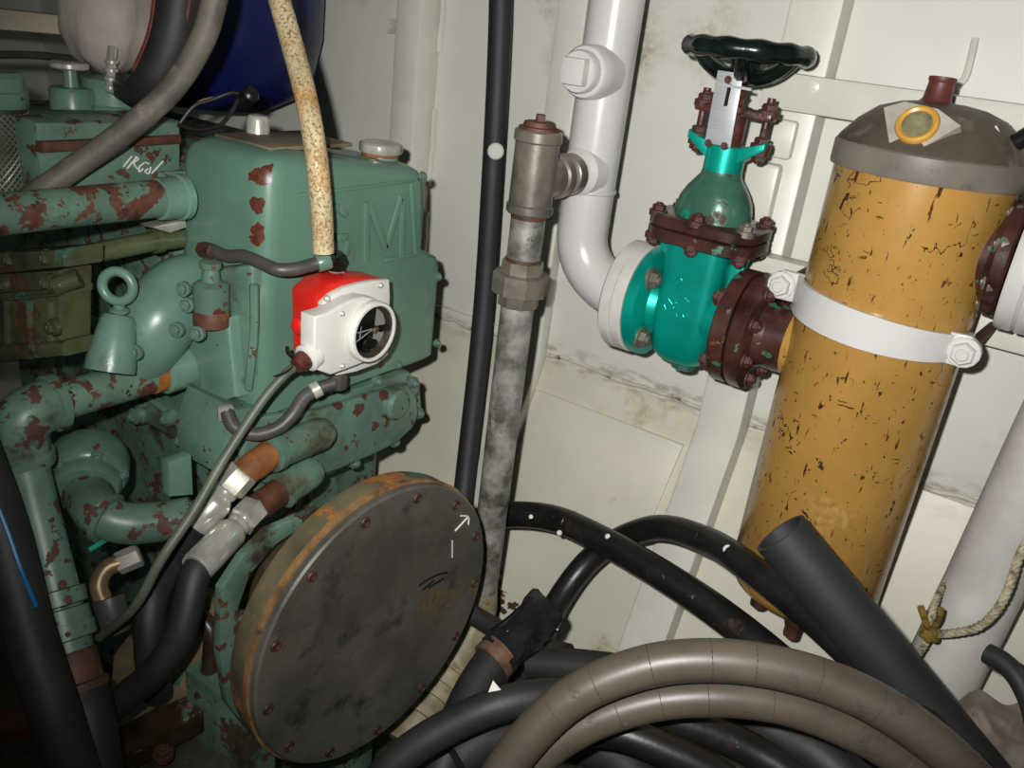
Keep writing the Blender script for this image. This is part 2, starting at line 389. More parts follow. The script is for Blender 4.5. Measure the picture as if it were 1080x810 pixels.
def thing(name, label, cat, loc, group=None):
    o = bpy.data.objects.new(name, None)
    o.empty_display_size = 0.05
    COL.objects.link(o); o.location = loc
    o['label'] = label; o['category'] = cat
    if group: o['group'] = group
    ORG[o] = V(loc)
    return o


def tag(o, label, cat, group=None):
    o['label'] = label; o['category'] = cat
    if group: o['group'] = group
    return o


def struct(o):
    o['kind'] = 'structure'; return o


B = bmesh.new
BOLT = {}


def bolt(parent, pos, d, s, m, name='bolt'):
    """hex head with washer and stub of thread; s = head radius"""
    if m not in BOLT:
        b = B()
        lathe(b, [(1.35, -0.6), (1.35, 0.18), (1.28, 0.24), (0.9, 0.26)], (0, 0, 0), (0, 0, 1), 14)
        lathe(b, [(1.0, 0.2), (1.0, 0.85), (0.86, 1.0), (0.01, 1.02)], (0, 0, 0), (0, 0, 1), 6)
        lathe(b, [(0.55, 0.9), (0.55, 1.2), (0.45, 1.3)], (0, 0, 0), (0, 0, 1), 10)
        me = bpy.data.meshes.new('bolt'); b.to_mesh(me); b.free(); me.materials.append(M[m]); BOLT[m] = me
        for p in me.polygons: p.use_smooth = True
        me.set_sharp_from_angle(angle=math.radians(30))
    if XF['m']: pos = XF['c'] + XF['m'] @ (V(pos) - XF['c']); d = XF['m'] @ V(d)
    o = bpy.data.objects.new(name, BOLT[m]); COL.objects.link(o)
    o.parent = parent; o.location = V(pos) - ORG[parent]
    o.rotation_mode = 'QUATERNION'
    o.rotation_quaternion = V((0, 0, 1)).rotation_difference(V(d).normalized())
    o.scale = (s, s, s)
    return o


X1, Y1, Z1 = V((1, 0, 0)), V((0, 1, 0)), V((0, 0, 1))

# ================================================================== SETTING
WY = 1.60; KZ = 0.80; LK = 0.40


def wy(z): return WY if z >= KZ else WY - LK * (KZ - z)


b = B(); bx(b, -3.2, 1.3, WY, WY + 0.03, KZ, 2.6); struct(obj('wall_back', b, 'wall'))
b = B()
prism(b, [V((-3.2, wy(KZ), KZ)), V((-3.2, wy(-.02), -.02)), V((-3.2, wy(-.02) + 0.05, -.02)), V((-3.2, wy(KZ) + 0.05, KZ))], V((4.5, 0, 0)))
struct(obj('wall_lower', b, 'wall_low'))
b = B(); bx(b, -3.2, 1.3, -1.2, 1.6, -0.04, 0.0); struct(obj('floor', b, 'floor'))
b = B(); bx(b, -3.0, -2.95, -1.2, 1.62, 0.1, 2.6); struct(obj('wall_left', b, 'wall'))
b = B(); bx(b, -3.2, 1.3, -1.2, 1.65, 2.6, 2.63); struct(obj('ceiling', b, 'wall'))

TN = [0]


def trim(b, m='frame'):
    TN[0] += 1
    return struct(obj('trim_%d' % TN[0], b, m))


# vertical hull frames: upright above the knuckle, leaning with the plate below it
for (xa, xb, dep) in ((-1.375, -1.30, 0.07), (-0.985, -0.915, 0.035), (-0.515, -0.425, 0.06), (0.30, 0.38, 0.06)):
    b = B()
    pr = [V((xa, WY + 0.005, 2.6)), V((xa, WY - dep, 2.6)), V((xa, WY - dep, KZ)), V((xa, wy(0) - dep, 0)), V((xa, wy(0) + 0.02, 0)), V((xa, WY + 0.005, KZ))]
    prism(b, pr, V((xb - xa, 0, 0)), 0.008)
    trim(b)
# weld bead along the left frame, in stitches
for z0, z1 in ((1.42, 1.62), (1.12, 1.30), (0.90, 1.06)):
    b = B()
    tube(b, [V((-1.296, WY - 0.004, z0 + (z1 - z0) * i / 8 + random.uniform(-.003, .003))) + V((random.uniform(-.002, .002), 0, 0)) for i in range(9)], 0.007, 8, 3)
    trim(b)
# flat bar across the frames behind the tank top
b = B(); bx(b, -0.52, 1.25, WY - 0.085, WY - 0.055, 1.415, 1.475, 0.004); trim(b)
b = B(); lathe(b, [(0.011, 0), (0.011, 0.004), (0.004, 0.006)], P(858, 92, Y=WY - 0.085), (0, -1, 0), 14); trim(b)
# packing plates under the bar and bracket bar that carries the tank clamp
b = B(); bx(b, -0.535, -0.45, WY - 0.075, WY - 0.05, 1.335, 1.40, 0.006); trim(b)
b = B(); bx(b, -0.55, -0.46, WY - 0.08, WY - 0.05, 1.20, 1.325, 0.008); trim(b)
b = B(); bx(b, -0.60, 1.25, WY - 0.10, WY - 0.055, 1.115, 1.17, 0.005); trim(b)
# horizontal weld seam along the knuckle and lower doubler plate
b = B()
pts = [V((-2.9 + i * 0.035, WY + 0.001 + random.uniform(-.001, .001), KZ + 0.01 + random.uniform(-.005, .005))) for i in range(116)]
tube(b, pts, 0.006, 8, 1, smooth=False); trim(b, 'weld')
b = B(); bx(b, -1.29, -0.99, WY - 0.012, WY, 0.82, 0.84, 0.003); trim(b)
b = B()
prism(b, [V((-0.91, wy(.73) - 0.006, .73)), V((-0.54, wy(.73) - 0.006, .73)), V((-0.56, wy(.45) - 0.006, .45)), V((-0.90, wy(.45) - 0.006, .45))], V((0, 0.012, 0)), 0.002); trim(b, 'wall_low')
# small stud and short rod welded to the plating
b = B(); c = P(418, 28, Y=WY); lathe(b, [(0.016, -0.003), (0.016, 0.03), (0.013, 0.034)], c, (0, -1, 0), 4); trim(b)
b = B(); tube(b, [P(1029, 40, Y=WY + .001), P(1024, 62, Y=WY - .002), P(1018, 82, Y=WY - .003), P(1008, 92, Y=WY - .002)], 0.006, 8); trim(b)

# ================================================================== WHITE PIPE
wx, wyy = -0.751, 1.38
wp = thing('white_pipe', 'white painted vertical pipe with elbow running into the teal valve', 'pipe', (wx, wyy, 1.0))
R_ = 0.047
b = B()
VC = V((-0.513, 1.38, 1.070))      # valve centre
lx = -0.601; rx = -0.412
RB = 0.092
cz = VC.z + RB; cx = wx + RB
arc = [V((cx - RB * math.cos(a), wyy, cz - RB * math.sin(a))) for a in [math.radians(t) for t in range(0, 91, 9)]]
tube(b, [V((wx, wyy, 2.55)), V((wx, wyy, 1.8))] + arc + [V((lx - .005, wyy, VC.z))], R_, 28, smooth=False)
obj('pipe', b, 'white', wp)
b = B(); lathe(b, [(R_ + .0005, 0), (R_ + 0.003, 0.002), (R_ + 0.003, 0.006), (R_ + .0005, 0.008)], (wx, wyy, 1.235), (0, 0, 1), 28, True); obj('weld_ring', b, 'white', wp)
b = B(); lathe(b, [(0.04, -0.046), (0.094, -0.046), (0.099, -0.042), (0.099, -0.026), (0.0955, -0.024), (0.099, -0.021), (0.099, -0.004), (0.096, -0.001), (0.04, -0.001)], (lx, wyy, VC.z), X1, 44); obj('flange', b, 'white_flange', wp)
# plugged branch pointing to the viewer's left, high on the pipe
pz = P(650, 76, Y=1.38).z - 0.004
b = B(); lathe(b, [(0.047, 0.02), (0.044, 0.05), (0.043, 0.074), (0.040, 0.078), (0.036, 0.078)], (wx, wyy, pz), (0, -1, 0), 28); obj('branch_socket', b, 'white', wp)
b = B(); lathe(b, [(0.034, 0.07), (0.0345, 0.094), (0.032, 0.098), (0.01, 0.098)], (wx, wyy, pz), (0, -1, 0), 24)
box(b, (wx, wyy - 0.105, pz), (0.042, 0.022, 0.042), None, 0.003); obj('square_plug', b, 'white', wp)
b = B(); lathe(b, [(0.046, 0.02), (0.040, 0.048), (0.030, 0.056)], (wx, wyy, 1.272), (0, -1, 0), 28); obj('branch_stub', b, 'white', wp)

# ================================================================== GALVANISED PIPE
gx, gy, gz = -0.752, 1.19, 1.270
gp = thing('galvanised_pipe', 'grey galvanised vertical pipe with tee and union beside the white pipe', 'pipe', (gx, gy, 0.15))
b = B(); lathe(b, [(0.033, -0.012), (0.036, -0.01), (0.036, 0.012), (0.033, 0.014)], (gx, gy + 0.105, gz), (0, 1, 0), 24)
lathe(b, [(0.027, -0.03), (0.027, 0.06)], (gx, gy + 0.09, gz), (0, 1, 0), 20); obj('branch_nipple', b, 'galvfit', gp)
b = B()
lathe(b, [(0.036, -0.056), (0.039, -0.053), (0.039, -0.042), (0.036, -0.039), (0.036, 0.058), (0.039, 0.061), (0.039, 0.075), (0.036, 0.078)], (gx, gy, gz), Z1, 28)
lathe(b, [(0.034, 0.0), (0.034, 0.055), (0.038, 0.058), (0.038, 0.074), (0.034, 0.077)], (gx, gy, gz), (0, 1, 0), 24)
obj('tee', b, 'galvfit', gp)
b = B(); lathe(b, [(0.033, 0.073), (0.033, 0.082), (0.027, 0.083), (0.025, 0.090), (0.02, 0.091)], (gx, gy, gz), Z1, 12)
lathe(b, [(0.009, 0.088), (0.009, 0.101), (0.007, 0.102)], (gx, gy, gz), Z1, 4); obj('plug', b, 'rust', gp)
b = B(); lathe(b, [(0.029, -0.175), (0.029, -0.05)], (gx, gy, gz), Z1, 24); obj('nipple', b, 'galv', gp)
b = B(); lathe(b, [(0.0296, -0.064), (0.0296, -0.052)], (gx, gy, gz), Z1, 24); obj('thread_rust', b, 'rust', gp)
b = B(); lathe(b, [(0.0296, -0.140), (0.0296, -0.131)], (gx, gy, gz), Z1, 24); obj('thread_rust', b, 'rust', gp)
uz = gz - 0.136
b = B(); lathe(b, [(0.036, 0.0), (0.037, -0.022), (0.034, -0.024)], (gx, gy, uz), Z1, 8)
lathe(b, [(0.040, -0.020), (0.049, -0.022), (0.049, -0.056), (0.040, -0.058)], (gx, gy, uz), Z1, 8)
lathe(b, [(0.036, -0.05), (0.036, -0.078), (0.032, -0.080)], (gx, gy, uz), Z1, 8); obj('union_nut', b, 'galvfit', gp)
b = B(); tube(b, [V((gx, gy, uz - 0.07)), V((gx, gy, 0.44))], 0.029, 24, smooth=False); obj('pipe', b, 'galv', gp)
pA = V((gx, gy, 0.46)); pB = V((gx, gy, 0.39)); pC = P(476, 705, D=1.70); pD = P(425, 785, D=1.62)
b = B(); tube(b, [pA, pB, pC, pD], [0.0295, 0.031, 0.036, 0.036], 22, 6); obj('lower_pipe', b, 'beige', gp)
dd = (pD - pC).normalized()
for k, (t, r) in enumerate(((0.0, 0.043), (0.03, 0.040), (0.06, 0.043), (0.10, 0.047))):
    b = B(); lathe(b, [(0.03, -0.008), (r, -0.007), (r, 0.007), (0.03, 0.008)], pC + dd * t, dd, 22); obj('collar', b, 'beige', gp)

# black vertical hose on the hull, with a dab of white paint
vh = thing('rubber_hose', 'black rubber hose running straight up the hull behind the galvanised pipe', 'hose', P(490, 515, Y=1.42))
b = B(); tube(b, [P(529, -60, Y=1.50), P(527, 40, Y=1.50), P(520, 180, Y=1.50), P(509, 340, Y=1.48), P(489, 520, Y=1.38), P(476, 640, Y=1.22)], 0.024, 16); obj('hose', b, 'rubber_matte', vh)
b = B(); c = P(523, 158, Y=1.50); nn = (CAM - c).normalized()
lathe(b, [(0.001, 0.0275), (0.014, 0.0265), (0.017, 0.0235), (0.017, 0.012)], c, V((nn.x, nn.y, 0)), 18)
obj('paint_dab', b, 'chalk', vh)

# ================================================================== GATE VALVE
gv = thing('gate_valve', 'teal gate valve with black handwheel between white pipe and yellow tank', 'valve', VC - V((0, 0, 0.1)))
b = B(); lathe(b, [(0.04, 0.0), (0.094, 0.0), (0.097, 0.003), (0.097, 0.020), (0.092, 0.024), (0.055, 0.026), (0.050, 0.04)], (lx, 1.38, VC.z), X1, 44)
lathe(b, [(0.046, 0.02), (0.046, 0.10)], (lx, 1.38, VC.z), X1, 28); obj('inlet_flange', b, 'teal', gv)
b = B(); lathe(b, [(0.046, -0.06), (0.058, -0.034), (0.094, -0.030), (0.098, -0.026), (0.098, -0.002), (0.04, 0.0)], (rx, 1.38, VC.z), X1, 44); obj('outlet_flange', b, 'rustflange', gv)
b = B(); lathe(b, [(0.055, -0.10), (0.052, -0.05), (0.060, -0.032), (.04, -.03)], (rx, 1.38, VC.z), X1, 30); obj('outlet_neck', b, 'teal', gv)
# body: flat-faced oblong well, rounded below
b = B()
rs = []
for z, hx, hy, r in ((-0.096, .006, .006, .006), (-0.093, .026, .022, .02), (-0.084, .042, .038, .026), (-0.066, .050, .050, .026), (-0.03, .053, .054, .026), (0.03, .054, .055, .026), (0.085, .055, .055, .026), (0.128, .056, .056, .026)):
    rs.append(rrect(VC.x, VC.y, hx, hy, r, VC.z + z))
rings(b, rs); obj('body', b, 'teal', gv)
b = B(); lathe(b, [(0.022, 0.0), (0.022, -0.012), (0.019, -0.014)], (VC.x + .005, VC.y, VC.z - 0.090), Z1, 8); obj('drain_plug', b, 'teal_worn', gv)
for sx in (-1, 1):
    b = B(); prism(b, [VC + V((sx * .05, -0.008, .128)), VC + V((sx * .082, -0.008, .125)), VC + V((sx * .070, -0.008, .06)), VC + V((sx * .05, -0.008, .02))], V((0, .016, 0)), 0.003); obj('rib', b, 'teal', gv)
LEAN = Matrix.Rotation(math.radians(0.7), 3, 'Y')
FZ = VC.z + 0.138
XF['m'] = LEAN; XF['c'] = VC
# bonnet flange pair, oblong
b = B()
rings(b, [rrect(VC.x, VC.y, .093, .072, .05, FZ - .014), rrect(VC.x, VC.y, .096, .075, .052, FZ - .012), rrect(VC.x, VC.y, .096, .075, .052, FZ + .006), rrect(VC.x, VC.y, .092, .071, .05, FZ + .008)])
obj('body_flange', b, 'rustflange', gv)
b = B()
rings(b, [rrect(VC.x, VC.y, .094, .073, .05, FZ + .009), rrect(VC.x, VC.y, .096, .075, .052, FZ + .011), rrect(VC.x, VC.y, .096, .075, .052, FZ + .026), rrect(VC.x, VC.y, .092, .071, .05, FZ + .029)])
obj('bonnet_flange', b, 'rustflange', gv)
for k_, (ax_, ay_) in enumerate(((-.077, -.047), (.077, -.047), (0, -.062), (-.077, .047), (.077, .047), (0.0, .060))):
    bolt(gv, V((VC.x + ax_, VC.y + ay_, FZ + .029)), Z1, 0.0115, 'galvfit' if k_ == 1 else 'rust_red')
    bolt(gv, V((VC.x + ax_, VC.y + ay_, FZ - .014)), -Z1, 0.0115, 'rust_red', 'nut')
b = B()
bz = FZ + 0.026
rs = []
for z, hx, hy in ((0, .064, .054), (.018, .064, .054), (.035, .060, .051), (.052, .051, .046), (.066, .040, .039), (.074, .034, .034), (.084, .032, .032)):
    rs.append(rrect(VC.x, VC.y, hx, hy, min(hx, hy) * .98, bz + z, 8))
rings(b, rs); obj('bonnet', b, 'teal_worn', gv)
b = B()
nz = bz + 0.076
lathe(b, [(0.0325, 0.0), (0.0325, 0.046), (0.028, 0.048)], (VC.x, VC.y, nz), Z1, 28)
for sx in (-1, 1):   # two lugs flaring out of the neck
    prism(b, [V((VC.x + sx * .02, VC.y - .018, nz + .018)), V((VC.x + sx * .066, VC.y - .018, nz + .050)), V((VC.x + sx * .066, VC.y - .018, nz + .062)), V((VC.x + sx * .02, VC.y - .018, nz + .046))], V((0, .036, 0)), 0.004)
obj('gland_neck', b, 'teal', gv)
gzz = nz + 0.052
b = B()
box(b, (VC.x, VC.y, gzz + .048), (0.13, 0.032, 0.014), None, 0.004)
lathe(b, [(0.022, -.02), (0.022, .045), (0.026, .048), (0.026, .056), (0.015, .058)], (VC.x, VC.y, gzz), Z1, 20)
obj('gland_follower', b, 'rust_red', gv)
for sx in (-1, 1):
    b = B(); tube(b, [V((VC.x + sx * .054, VC.y, gzz - .02)), V((VC.x + sx * .054, VC.y, gzz + .076))], 0.0065, 10, smooth=False); obj('gland_stud', b, 'rust_red', gv)
    bolt(gv, V((VC.x + sx * .054, VC.y, gzz + .055)), Z1, 0.0125, 'rust_red', 'nut')
    bolt(gv, V((VC.x + sx * .054, VC.y, gzz + .004)), Z1, 0.0125, 'rust_red', 'nut')
    bolt(gv, V((VC.x + sx * .054, VC.y, gzz - .010)), -Z1, 0.011, 'rust_red', 'nut')
HZ = 1.500
b = B(); tube(b, [V((VC.x, VC.y, gzz)), V((VC.x, VC.y, HZ))], 0.010, 14, smooth=False)
for k in range(4): lathe(b, [(0.0098, -.005), (0.0135, 0), (0.0098, .005)], (VC.x, VC.y, gzz + .072 + k * .011), Z1, 14)
obj('stem', b, 'rust_red', gv)
# handwheel, its plane tipped a little so the underside shows
HC = V((VC.x, VC.y, HZ)); wn = V((-0.035, 0.022, 1)).normalized()
hu, hv_, wn = frame(wn)
RW = 0.090
b = B()
seg = 72
rs = []
for i in range(seg):
    a = 2 * math.pi * i / seg
    e = hu * math.cos(a) + hv_ * math.sin(a)
    wob = 1 + 0.09 * math.cos(12 * a)
    rs.append([HC + e * (RW + 0.0135 * wob * math.cos(t)) + wn * (0.0150 * wob * math.sin(t)) for t in [2 * math.pi * j / 12 for j in range(12)]])
rings(b, rs, closed=True)
hw = obj('handwheel', b, 'wheel', gv)
b = B(); lathe(b, [(0.014, -.050), (0.020, -.047), (0.024, -.03), (0.021, -.012), (0.012, -.004)], HC, wn, 20); obj('hub', b, 'wheel', hw)
for k in range(6):
    a = math.radians(14 + 60 * k); e = hu * math.cos(a) + hv_ * math.sin(a)
    b = B(); tube(b, [HC + e * .010 + wn * -.034, HC + e * .034 + wn * -.036, HC + e * .062 + wn * -.024, HC + e * .086 + wn * -.003], [.013, .012, .011, .009], 10); obj('spoke', b, 'wheel', hw)
b = B(); lathe(b, [(.012, -.01), (.012, .002), (.009, .007), (.004, .008)], HC, wn, 6); obj('nut', b, 'wheel', hw)
XF['m'] = None
# aluminium position indicator plate facing the viewer
ipy = VC.y - 0.045
pl = [P(743, 150, Y=ipy), P(770, 156, Y=ipy), P(784, 78, Y=ipy), P(757, 74, Y=ipy)]
b = B(); prism(b, pl, V((0, 0.003, 0)), 0.0006)
ip = obj('indicator_plate', b, 'alu', gv)
b = B(); prism(b, [P(763, 112, Y=ipy - .0008), P(767, 112, Y=ipy - .0008), P(772, 89, Y=ipy - .0008), P(768, 88, Y=ipy - .0008)], V((0, .001, 0))); obj('slot', b, 'black', ip)
b = B(); prism(b, [P(756, 90, Y=ipy - .003), P(792, 96, Y=ipy - .003), P(792, 93, Y=ipy - .003), P(757, 87, Y=ipy - .003)], V((0, .003, 0))); obj('pointer', b, 'alu', ip)
for q_ in ((747, 151), (764, 154), (768, 84)): bolt(ip, P(*q_, Y=ipy), (0, -1, 0), 0.0045, 'rust_red', 'screw')
# bolts through the left flange pair, seen from the valve side, and the right pair
for k in range(8):
    a = math.radians(45 + 90 * k); e = V((0, math.cos(a), math.sin(a)))
    if k > 3: break
    bolt(gv, V((lx + .024, 1.38, VC.z)) + e * .076, X1, 0.015, 'galvfit')
    bolt(gv, V((rx - .031, 1.38, VC.z)) + e * .078, -X1, 0.014, 'rust_red')
# cast marks on the body, facing the viewer
fy = VC.y - 0.0552


def strokes(parent, lines, plane, off, r, m, name, **kw):
    b = B()
    for ln in lines:
        tube(b, [P(px, py, **plane) + V(off) for px, py in ln], r, 6, 4)
    return obj(name, b, m, parent)


strokes(gv, [[(713, 295), (717, 293), (719, 297), (713, 304), (720, 305)]], dict(Y=fy), (0, 0, 0), 0.0011, 'teal', 'cast_mark')
strokes(gv, [[(705, 315), (709, 321)], [(712, 314), (711, 322)], [(716, 315), (713, 319), (718, 322)], [(722, 314), (727, 319)], [(697, 325), (700, 321), (702, 326)], [(706, 326), (710, 324), (710, 328)],
             [(713, 330), (714, 334), (717, 331)], [(720, 332), (722, 335), (725, 332)]], dict(Y=fy), (0, 0, 0), 0.0009, 'teal', 'cast_mark')

# ================================================================== YELLOW TANK
tx, ty, TR = -0.210, 1.38, 0.125
tk = thing('strainer_tank', 'yellow ochre cylindrical tank with grey domed cap and white clamp', 'tank', (tx, ty, 0.60))
b = B(); lathe(b, [(0.03, 0.625), (0.09, 0.63), (TR - .006, 0.648), (TR, 0.662), (TR, 1.385), (TR - .02, 1.39)], (tx, ty, 0), Z1, 56); obj('shell', b, 'yellow', tk)
CB = 1.365
b = B(); lathe(b, [(TR, CB), (TR + .006, CB + .001), (TR + .007, CB + .004), (TR + .007, CB + .034), (TR + .003, CB + .038)], (tx, ty, 0), Z1, 56); cr = obj('cap_band', b, 'capring', tk)
b = B(); lathe(b, [(TR + .006, CB + .034), (TR + .002, CB + .042), (0.108, CB + .066), (0.084, CB + .086), (0.056, CB + .096), (0.03, CB + .100), (0.004, CB + .101)], (tx, ty, 0), Z1, 40); cp = obj('domed_cap', b, 'cap', tk, 30)
b = B(); lathe(b, [(0.030, CB + .094), (0.022, CB + .100), (0.019, CB + .104), (0.017, CB + .126), (0.0185, CB + .128), (0.0185, CB + .133), (0.012, CB + .134)], (tx - .012, ty, 0), Z1, 18); obj('vent_nipple', b, 'maroon', cp)
# sight glass: pale diamond plate, yellow ring
sc = V((tx - 0.022, ty - 0.100, CB + 0.074)); sd = V((-0.08, -0.86, 0.52)).normalized()
sc = P(967, 132, Y=ty - .106)
su = (X1 - sd * X1.dot(sd)).normalized(); sv = sd.cross(su)
if sv.z < 0: sv = -sv
b = B(); prism(b, [sc + su * -.050 + sv * .020, sc + su * -.026 + sv * .032, sc + su * .018 + sv * .026, sc + su * .052 + sv * .006, sc + su * .020 + sv * -.028, sc + su * -.022 + sv * -.036], sd * -0.02, 0.0); sp_ = obj('sight_plate', b, 'plate', cp)
b = B(); lathe(b, [(.0265, -.004), (.0275, .004), (.0258, .007), (.0225, .008), (.019, .006), (.019, -.004)], sc + su * 0.001 + sv * -.001, sd, 28, True); obj('ring', b, 'ring', sp_)
b = B(); lathe(b, [(.021, 0), (.021, .003), (.014, .005), (.004, .006)], sc + su * 0.001, sd, 24); obj('sight_glass', b, 'sight', sp_)
# dark vent cock leaning out of the right of the cap
b = B(); c0 = P(1056, 160, Y=ty - .02); tube(b, [c0 + V((-.03, 0, -.01)), c0, P(1072, 150, Y=ty - .03), P(1092, 138, Y=ty - .04)], [.008, .009, .012, .012], 12); obj('vent_cock', b, 'black', cp)
b = B(); prism(b, [P(1046, 135, Y=ty - .05), P(1051, 132, Y=ty - .05), P(1064, 158, Y=ty - .05), P(1060, 162, Y=ty - .05)], V((0, .02, 0)), .001); obj('clip', b, 'plate', cp)
# clamp band: half ring in front of the tank, ears bolted to the bracket bar
zc = 1.155
b = B()
rs = []
N_ = 30
for i in range(N_ + 1):
    a = math.radians(180 + 8 + (164) * i / N_)
    e = V((math.cos(a), math.sin(a), 0))
    c = V((tx, ty, zc - 0.008 * math.cos(a))); hb = .021 + .005 * math.sin(math.pi * i / N_) + .003 * math.cos(math.pi * i / N_)
    rs.append([c + e * (TR + .001) + Z1 * hb, c + e * (TR + .009) + Z1 * hb, c + e * (TR + .009) - Z1 * hb, c + e * (TR + .001) - Z1 * hb])
rings(b, rs)
cb = obj('clamp_band', b, 'white', tk)
YE = {-1: .03, 1: .075}
for sx in (-1, 1):
    b = B()
    ez = zc + (0.010 if sx < 0 else -0.006); sh = .006 if sx < 0 else -.018
    x0 = tx + sx * (TR - .02); x1 = tx + sx * (TR + .036 + sh)
    pts = [V((x0, ty - YE[sx], ez + .023)), V((x1 - sx * .012, ty - YE[sx], ez + .024))]
    for t in range(1, 8):
        a = math.radians(90 - t * 22.5)
        pts.append(V((x1 - sx * .012 + sx * .020 * math.cos(a), ty - YE[sx], ez + .022 * math.sin(a))))
    pts += [V((x1 - sx * .012, ty - YE[sx], ez - .024)), V((x0, ty - YE[sx], ez - .023))]
    prism(b, pts, V((0, 0.012, 0)), 0.003)
    er = obj('clamp_ear', b, 'white', tk)
    bolt(er, V((tx + sx * (TR + .022 + sh), ty - YE[sx] - .001, ez)), (0, -1, 0), 0.0165, 'white')
    b = B(); tube(b, [V((tx + sx * (TR + .022 + sh), ty - YE[sx] + .01, ez)), V((tx + sx * (TR + .022 + (sh if sx < 0 else .0)), WY - .06, ez))], .008, 10, smooth=False); obj('stud', b, 'rust', er)
# left nozzle into the valve
b = B(); lathe(b, [(0.05, 0.002), (0.096, 0.002), (0.099, 0.006), (0.099, 0.026), (0.094, 0.030), (0.060, 0.032), (0.055, 0.045)], (rx, 1.38, VC.z), X1, 40)
lathe(b, [(0.055, 0.04), (0.054, 0.16)], (rx, 1.38, VC.z), X1, 30); nf = obj('inlet_nozzle', b, 'rustflange', tk)
b = B(); lathe(b, [(0.0552, 0.078), (0.0556, 0.084), (0.058, 0.10), (0.066, 0.128), (.03, .15)], (rx, 1.38, VC.z), X1, 30); obj('nozzle_fillet', b, 'yellow', tk)
for k in range(8):
    a = math.radians(22.5 + 45 * k); e = V((0, math.cos(a), math.sin(a)))
    bolt(tk, V((rx + .031, 1.38, VC.z)) + e * .079, X1, 0.011, 'rust_red', 'nut')
# right nozzle ring
nzr = P(1040, 268, Y=1.38).z
b = B(); lathe(b, [(0.060, 0.09), (0.064, 0.118), (0.072, 0.124), (0.082, 0.127), (0.084, 0.142), (0.08, 0.146), (.05, .147)], (tx, ty, nzr), X1, 36); obj('outlet_nozzle', b, 'rustflange', tk)
for k in range(8):
    a = math.radians(22.5 + 45 * k); e = V((0, math.cos(a), math.sin(a)))
    bolt(tk, V((tx + .132, 1.38, nzr)) + e * .070, -X1, 0.010, 'galvfit', 'nut')
for q_ in ((800, 632), (835, 664)):
    c = P(*q_, Y=ty - .06); b = B(); lathe(b, [(.016, .03), (.016, .01), (.013, .006), (.013, -.012), (.009, -.015)], c, Z1, 8); obj('drain_cock', b, 'rust', tk)

# white flanged pipe leaving to the right of the tank
fp = thing('flanged_pipe', 'white flange and pipe stub at the right edge beside the tank', 'pipe', (tx + .15, ty, nzr - .1))
ox = tx + .149
b = B(); lathe(b, [(.05, 0), (.094, 0), (.097, .004), (.097, .022), (.0935, .025), (.097, .028), (.097, .046), (.094, .05), (.06, .054), (.055, .07)], (ox, ty, nzr), X1, 44); obj('flange', b, 'white', fp)
b = B(); tube(b, [V((ox + .05, ty, nzr)), V((ox + .6, ty, nzr))], .055, 28, smooth=False); obj('pipe', b, 'white', fp)

# ================================================================== ENGINE
en = thing('engine', 'green painted marine diesel engine with peeling paint filling the left side', 'engine', (-1.3, 1.0, 0.0))
# coolant header tank: stacked rounded sections
HX0, HX1 = -1.155, -0.950
hcx, hhx = (HX0 + HX1) / 2, (HX1 - HX0) / 2


def sec(z, y0, y1, ins=0.0, r=0.03): return rrect(hcx, (y0 + y1) / 2, hhx - ins, (y1 - y0) / 2 - ins, r, z)


b = B()
rs = [sec(.885, .80, 1.235, .008), sec(.893, .80, 1.235, 0), sec(1.065, .80, 1.235, 0), sec(1.085, .802, 1.225, 0), sec(1.098, .805, 1.195, 0), sec(1.105, .806, 1.18, 0), sec(1.18, .810, 1.178, 0, .032), sec(1.25, .812, 1.175, 0, .034),
      sec(1.266, .812, 1.175, .002, .034), sec(1.279, .812, 1.175, .008, .034), sec(1.287, .812, 1.175, .018, .04), sec(1.291, .812, 1.175, .032, .035), sec(1.293, .812, 1.175, .05, .03)]
for r_ in rs:
    for p_ in r_:
        if p_.z > 1.2 and p_.y > 1.02:
            t_ = min(1, (p_.y - 1.02) / .07); p_.z -= .034 * t_ * t_ * (3 - 2 * t_) * min(1, (p_.z - 1.2) / .05)
rings(b, rs); ht = obj('header_tank', b, 'green_tank', en)
b = B(); bx(b, -1.115, -.99, .852, 1.02, 1.288, 1.2945, .002); obj('dusty_lid', b, 'dust', ht)
fc = P(402, 153, X=-1.03) - Z1 * .012
b = B(); lathe(b, [(.034, -.03), (.031, -.012), (.031, .004)], fc, Z1, 28); obj('filler_neck', b, 'green_light', ht)
b = B(); lathe(b, [(.036, .0), (.0375, .002), (.0375, .014), (.034, .017), (.012, .018)], fc, Z1, 32); fcap = obj('filler_cap', b, 'chrome', ht)
b = B(); lathe(b, [(.032, -.006), (.033, -.004), (.033, .001), (.032, .002)], fc, Z1, 28); obj('cap_seal', b, 'orange', ht)
# raised border and cast letters on the end face
X_ = HX1


def bar(bm, a, c, w, d, X=X_):
    a = P(*a, X=X); c = P(*c, X=X); dr = (c - a).normalized(); n = X1.cross(dr) * (w / 2)
    prism(bm, [a + n, c + n, c - n, a - n], V((d, 0, 0)), min(w, d) * .3)


b = B(); bar(b, (312, 206), (436, 190), .005, .004); bar(b, (432, 192), (437, 268), .008, .006); bar(b, (437, 268), (405, 274), .006, .005); obj('face_border', b, 'green_tank', ht)
b = B()
for a_, c_ in (((385, 213), (385, 276)), ((423, 206), (422, 270)), ((387, 213), (406, 262)), ((406, 262), (422, 207))): bar(b, a_, c_, .012, .006)
obj('cast_letter', b, 'green_tank', ht)
gl = [(364, 226), (356, 219), (345, 221), (336, 233), (333, 250), (338, 266), (348, 274), (360, 270), (365, 262), (365, 250), (353, 250)]
b = B()
for i in range(len(gl) - 1): bar(b, gl[i], gl[i + 1], .012, .006)
obj('cast_letter', b, 'green_tank', ht)
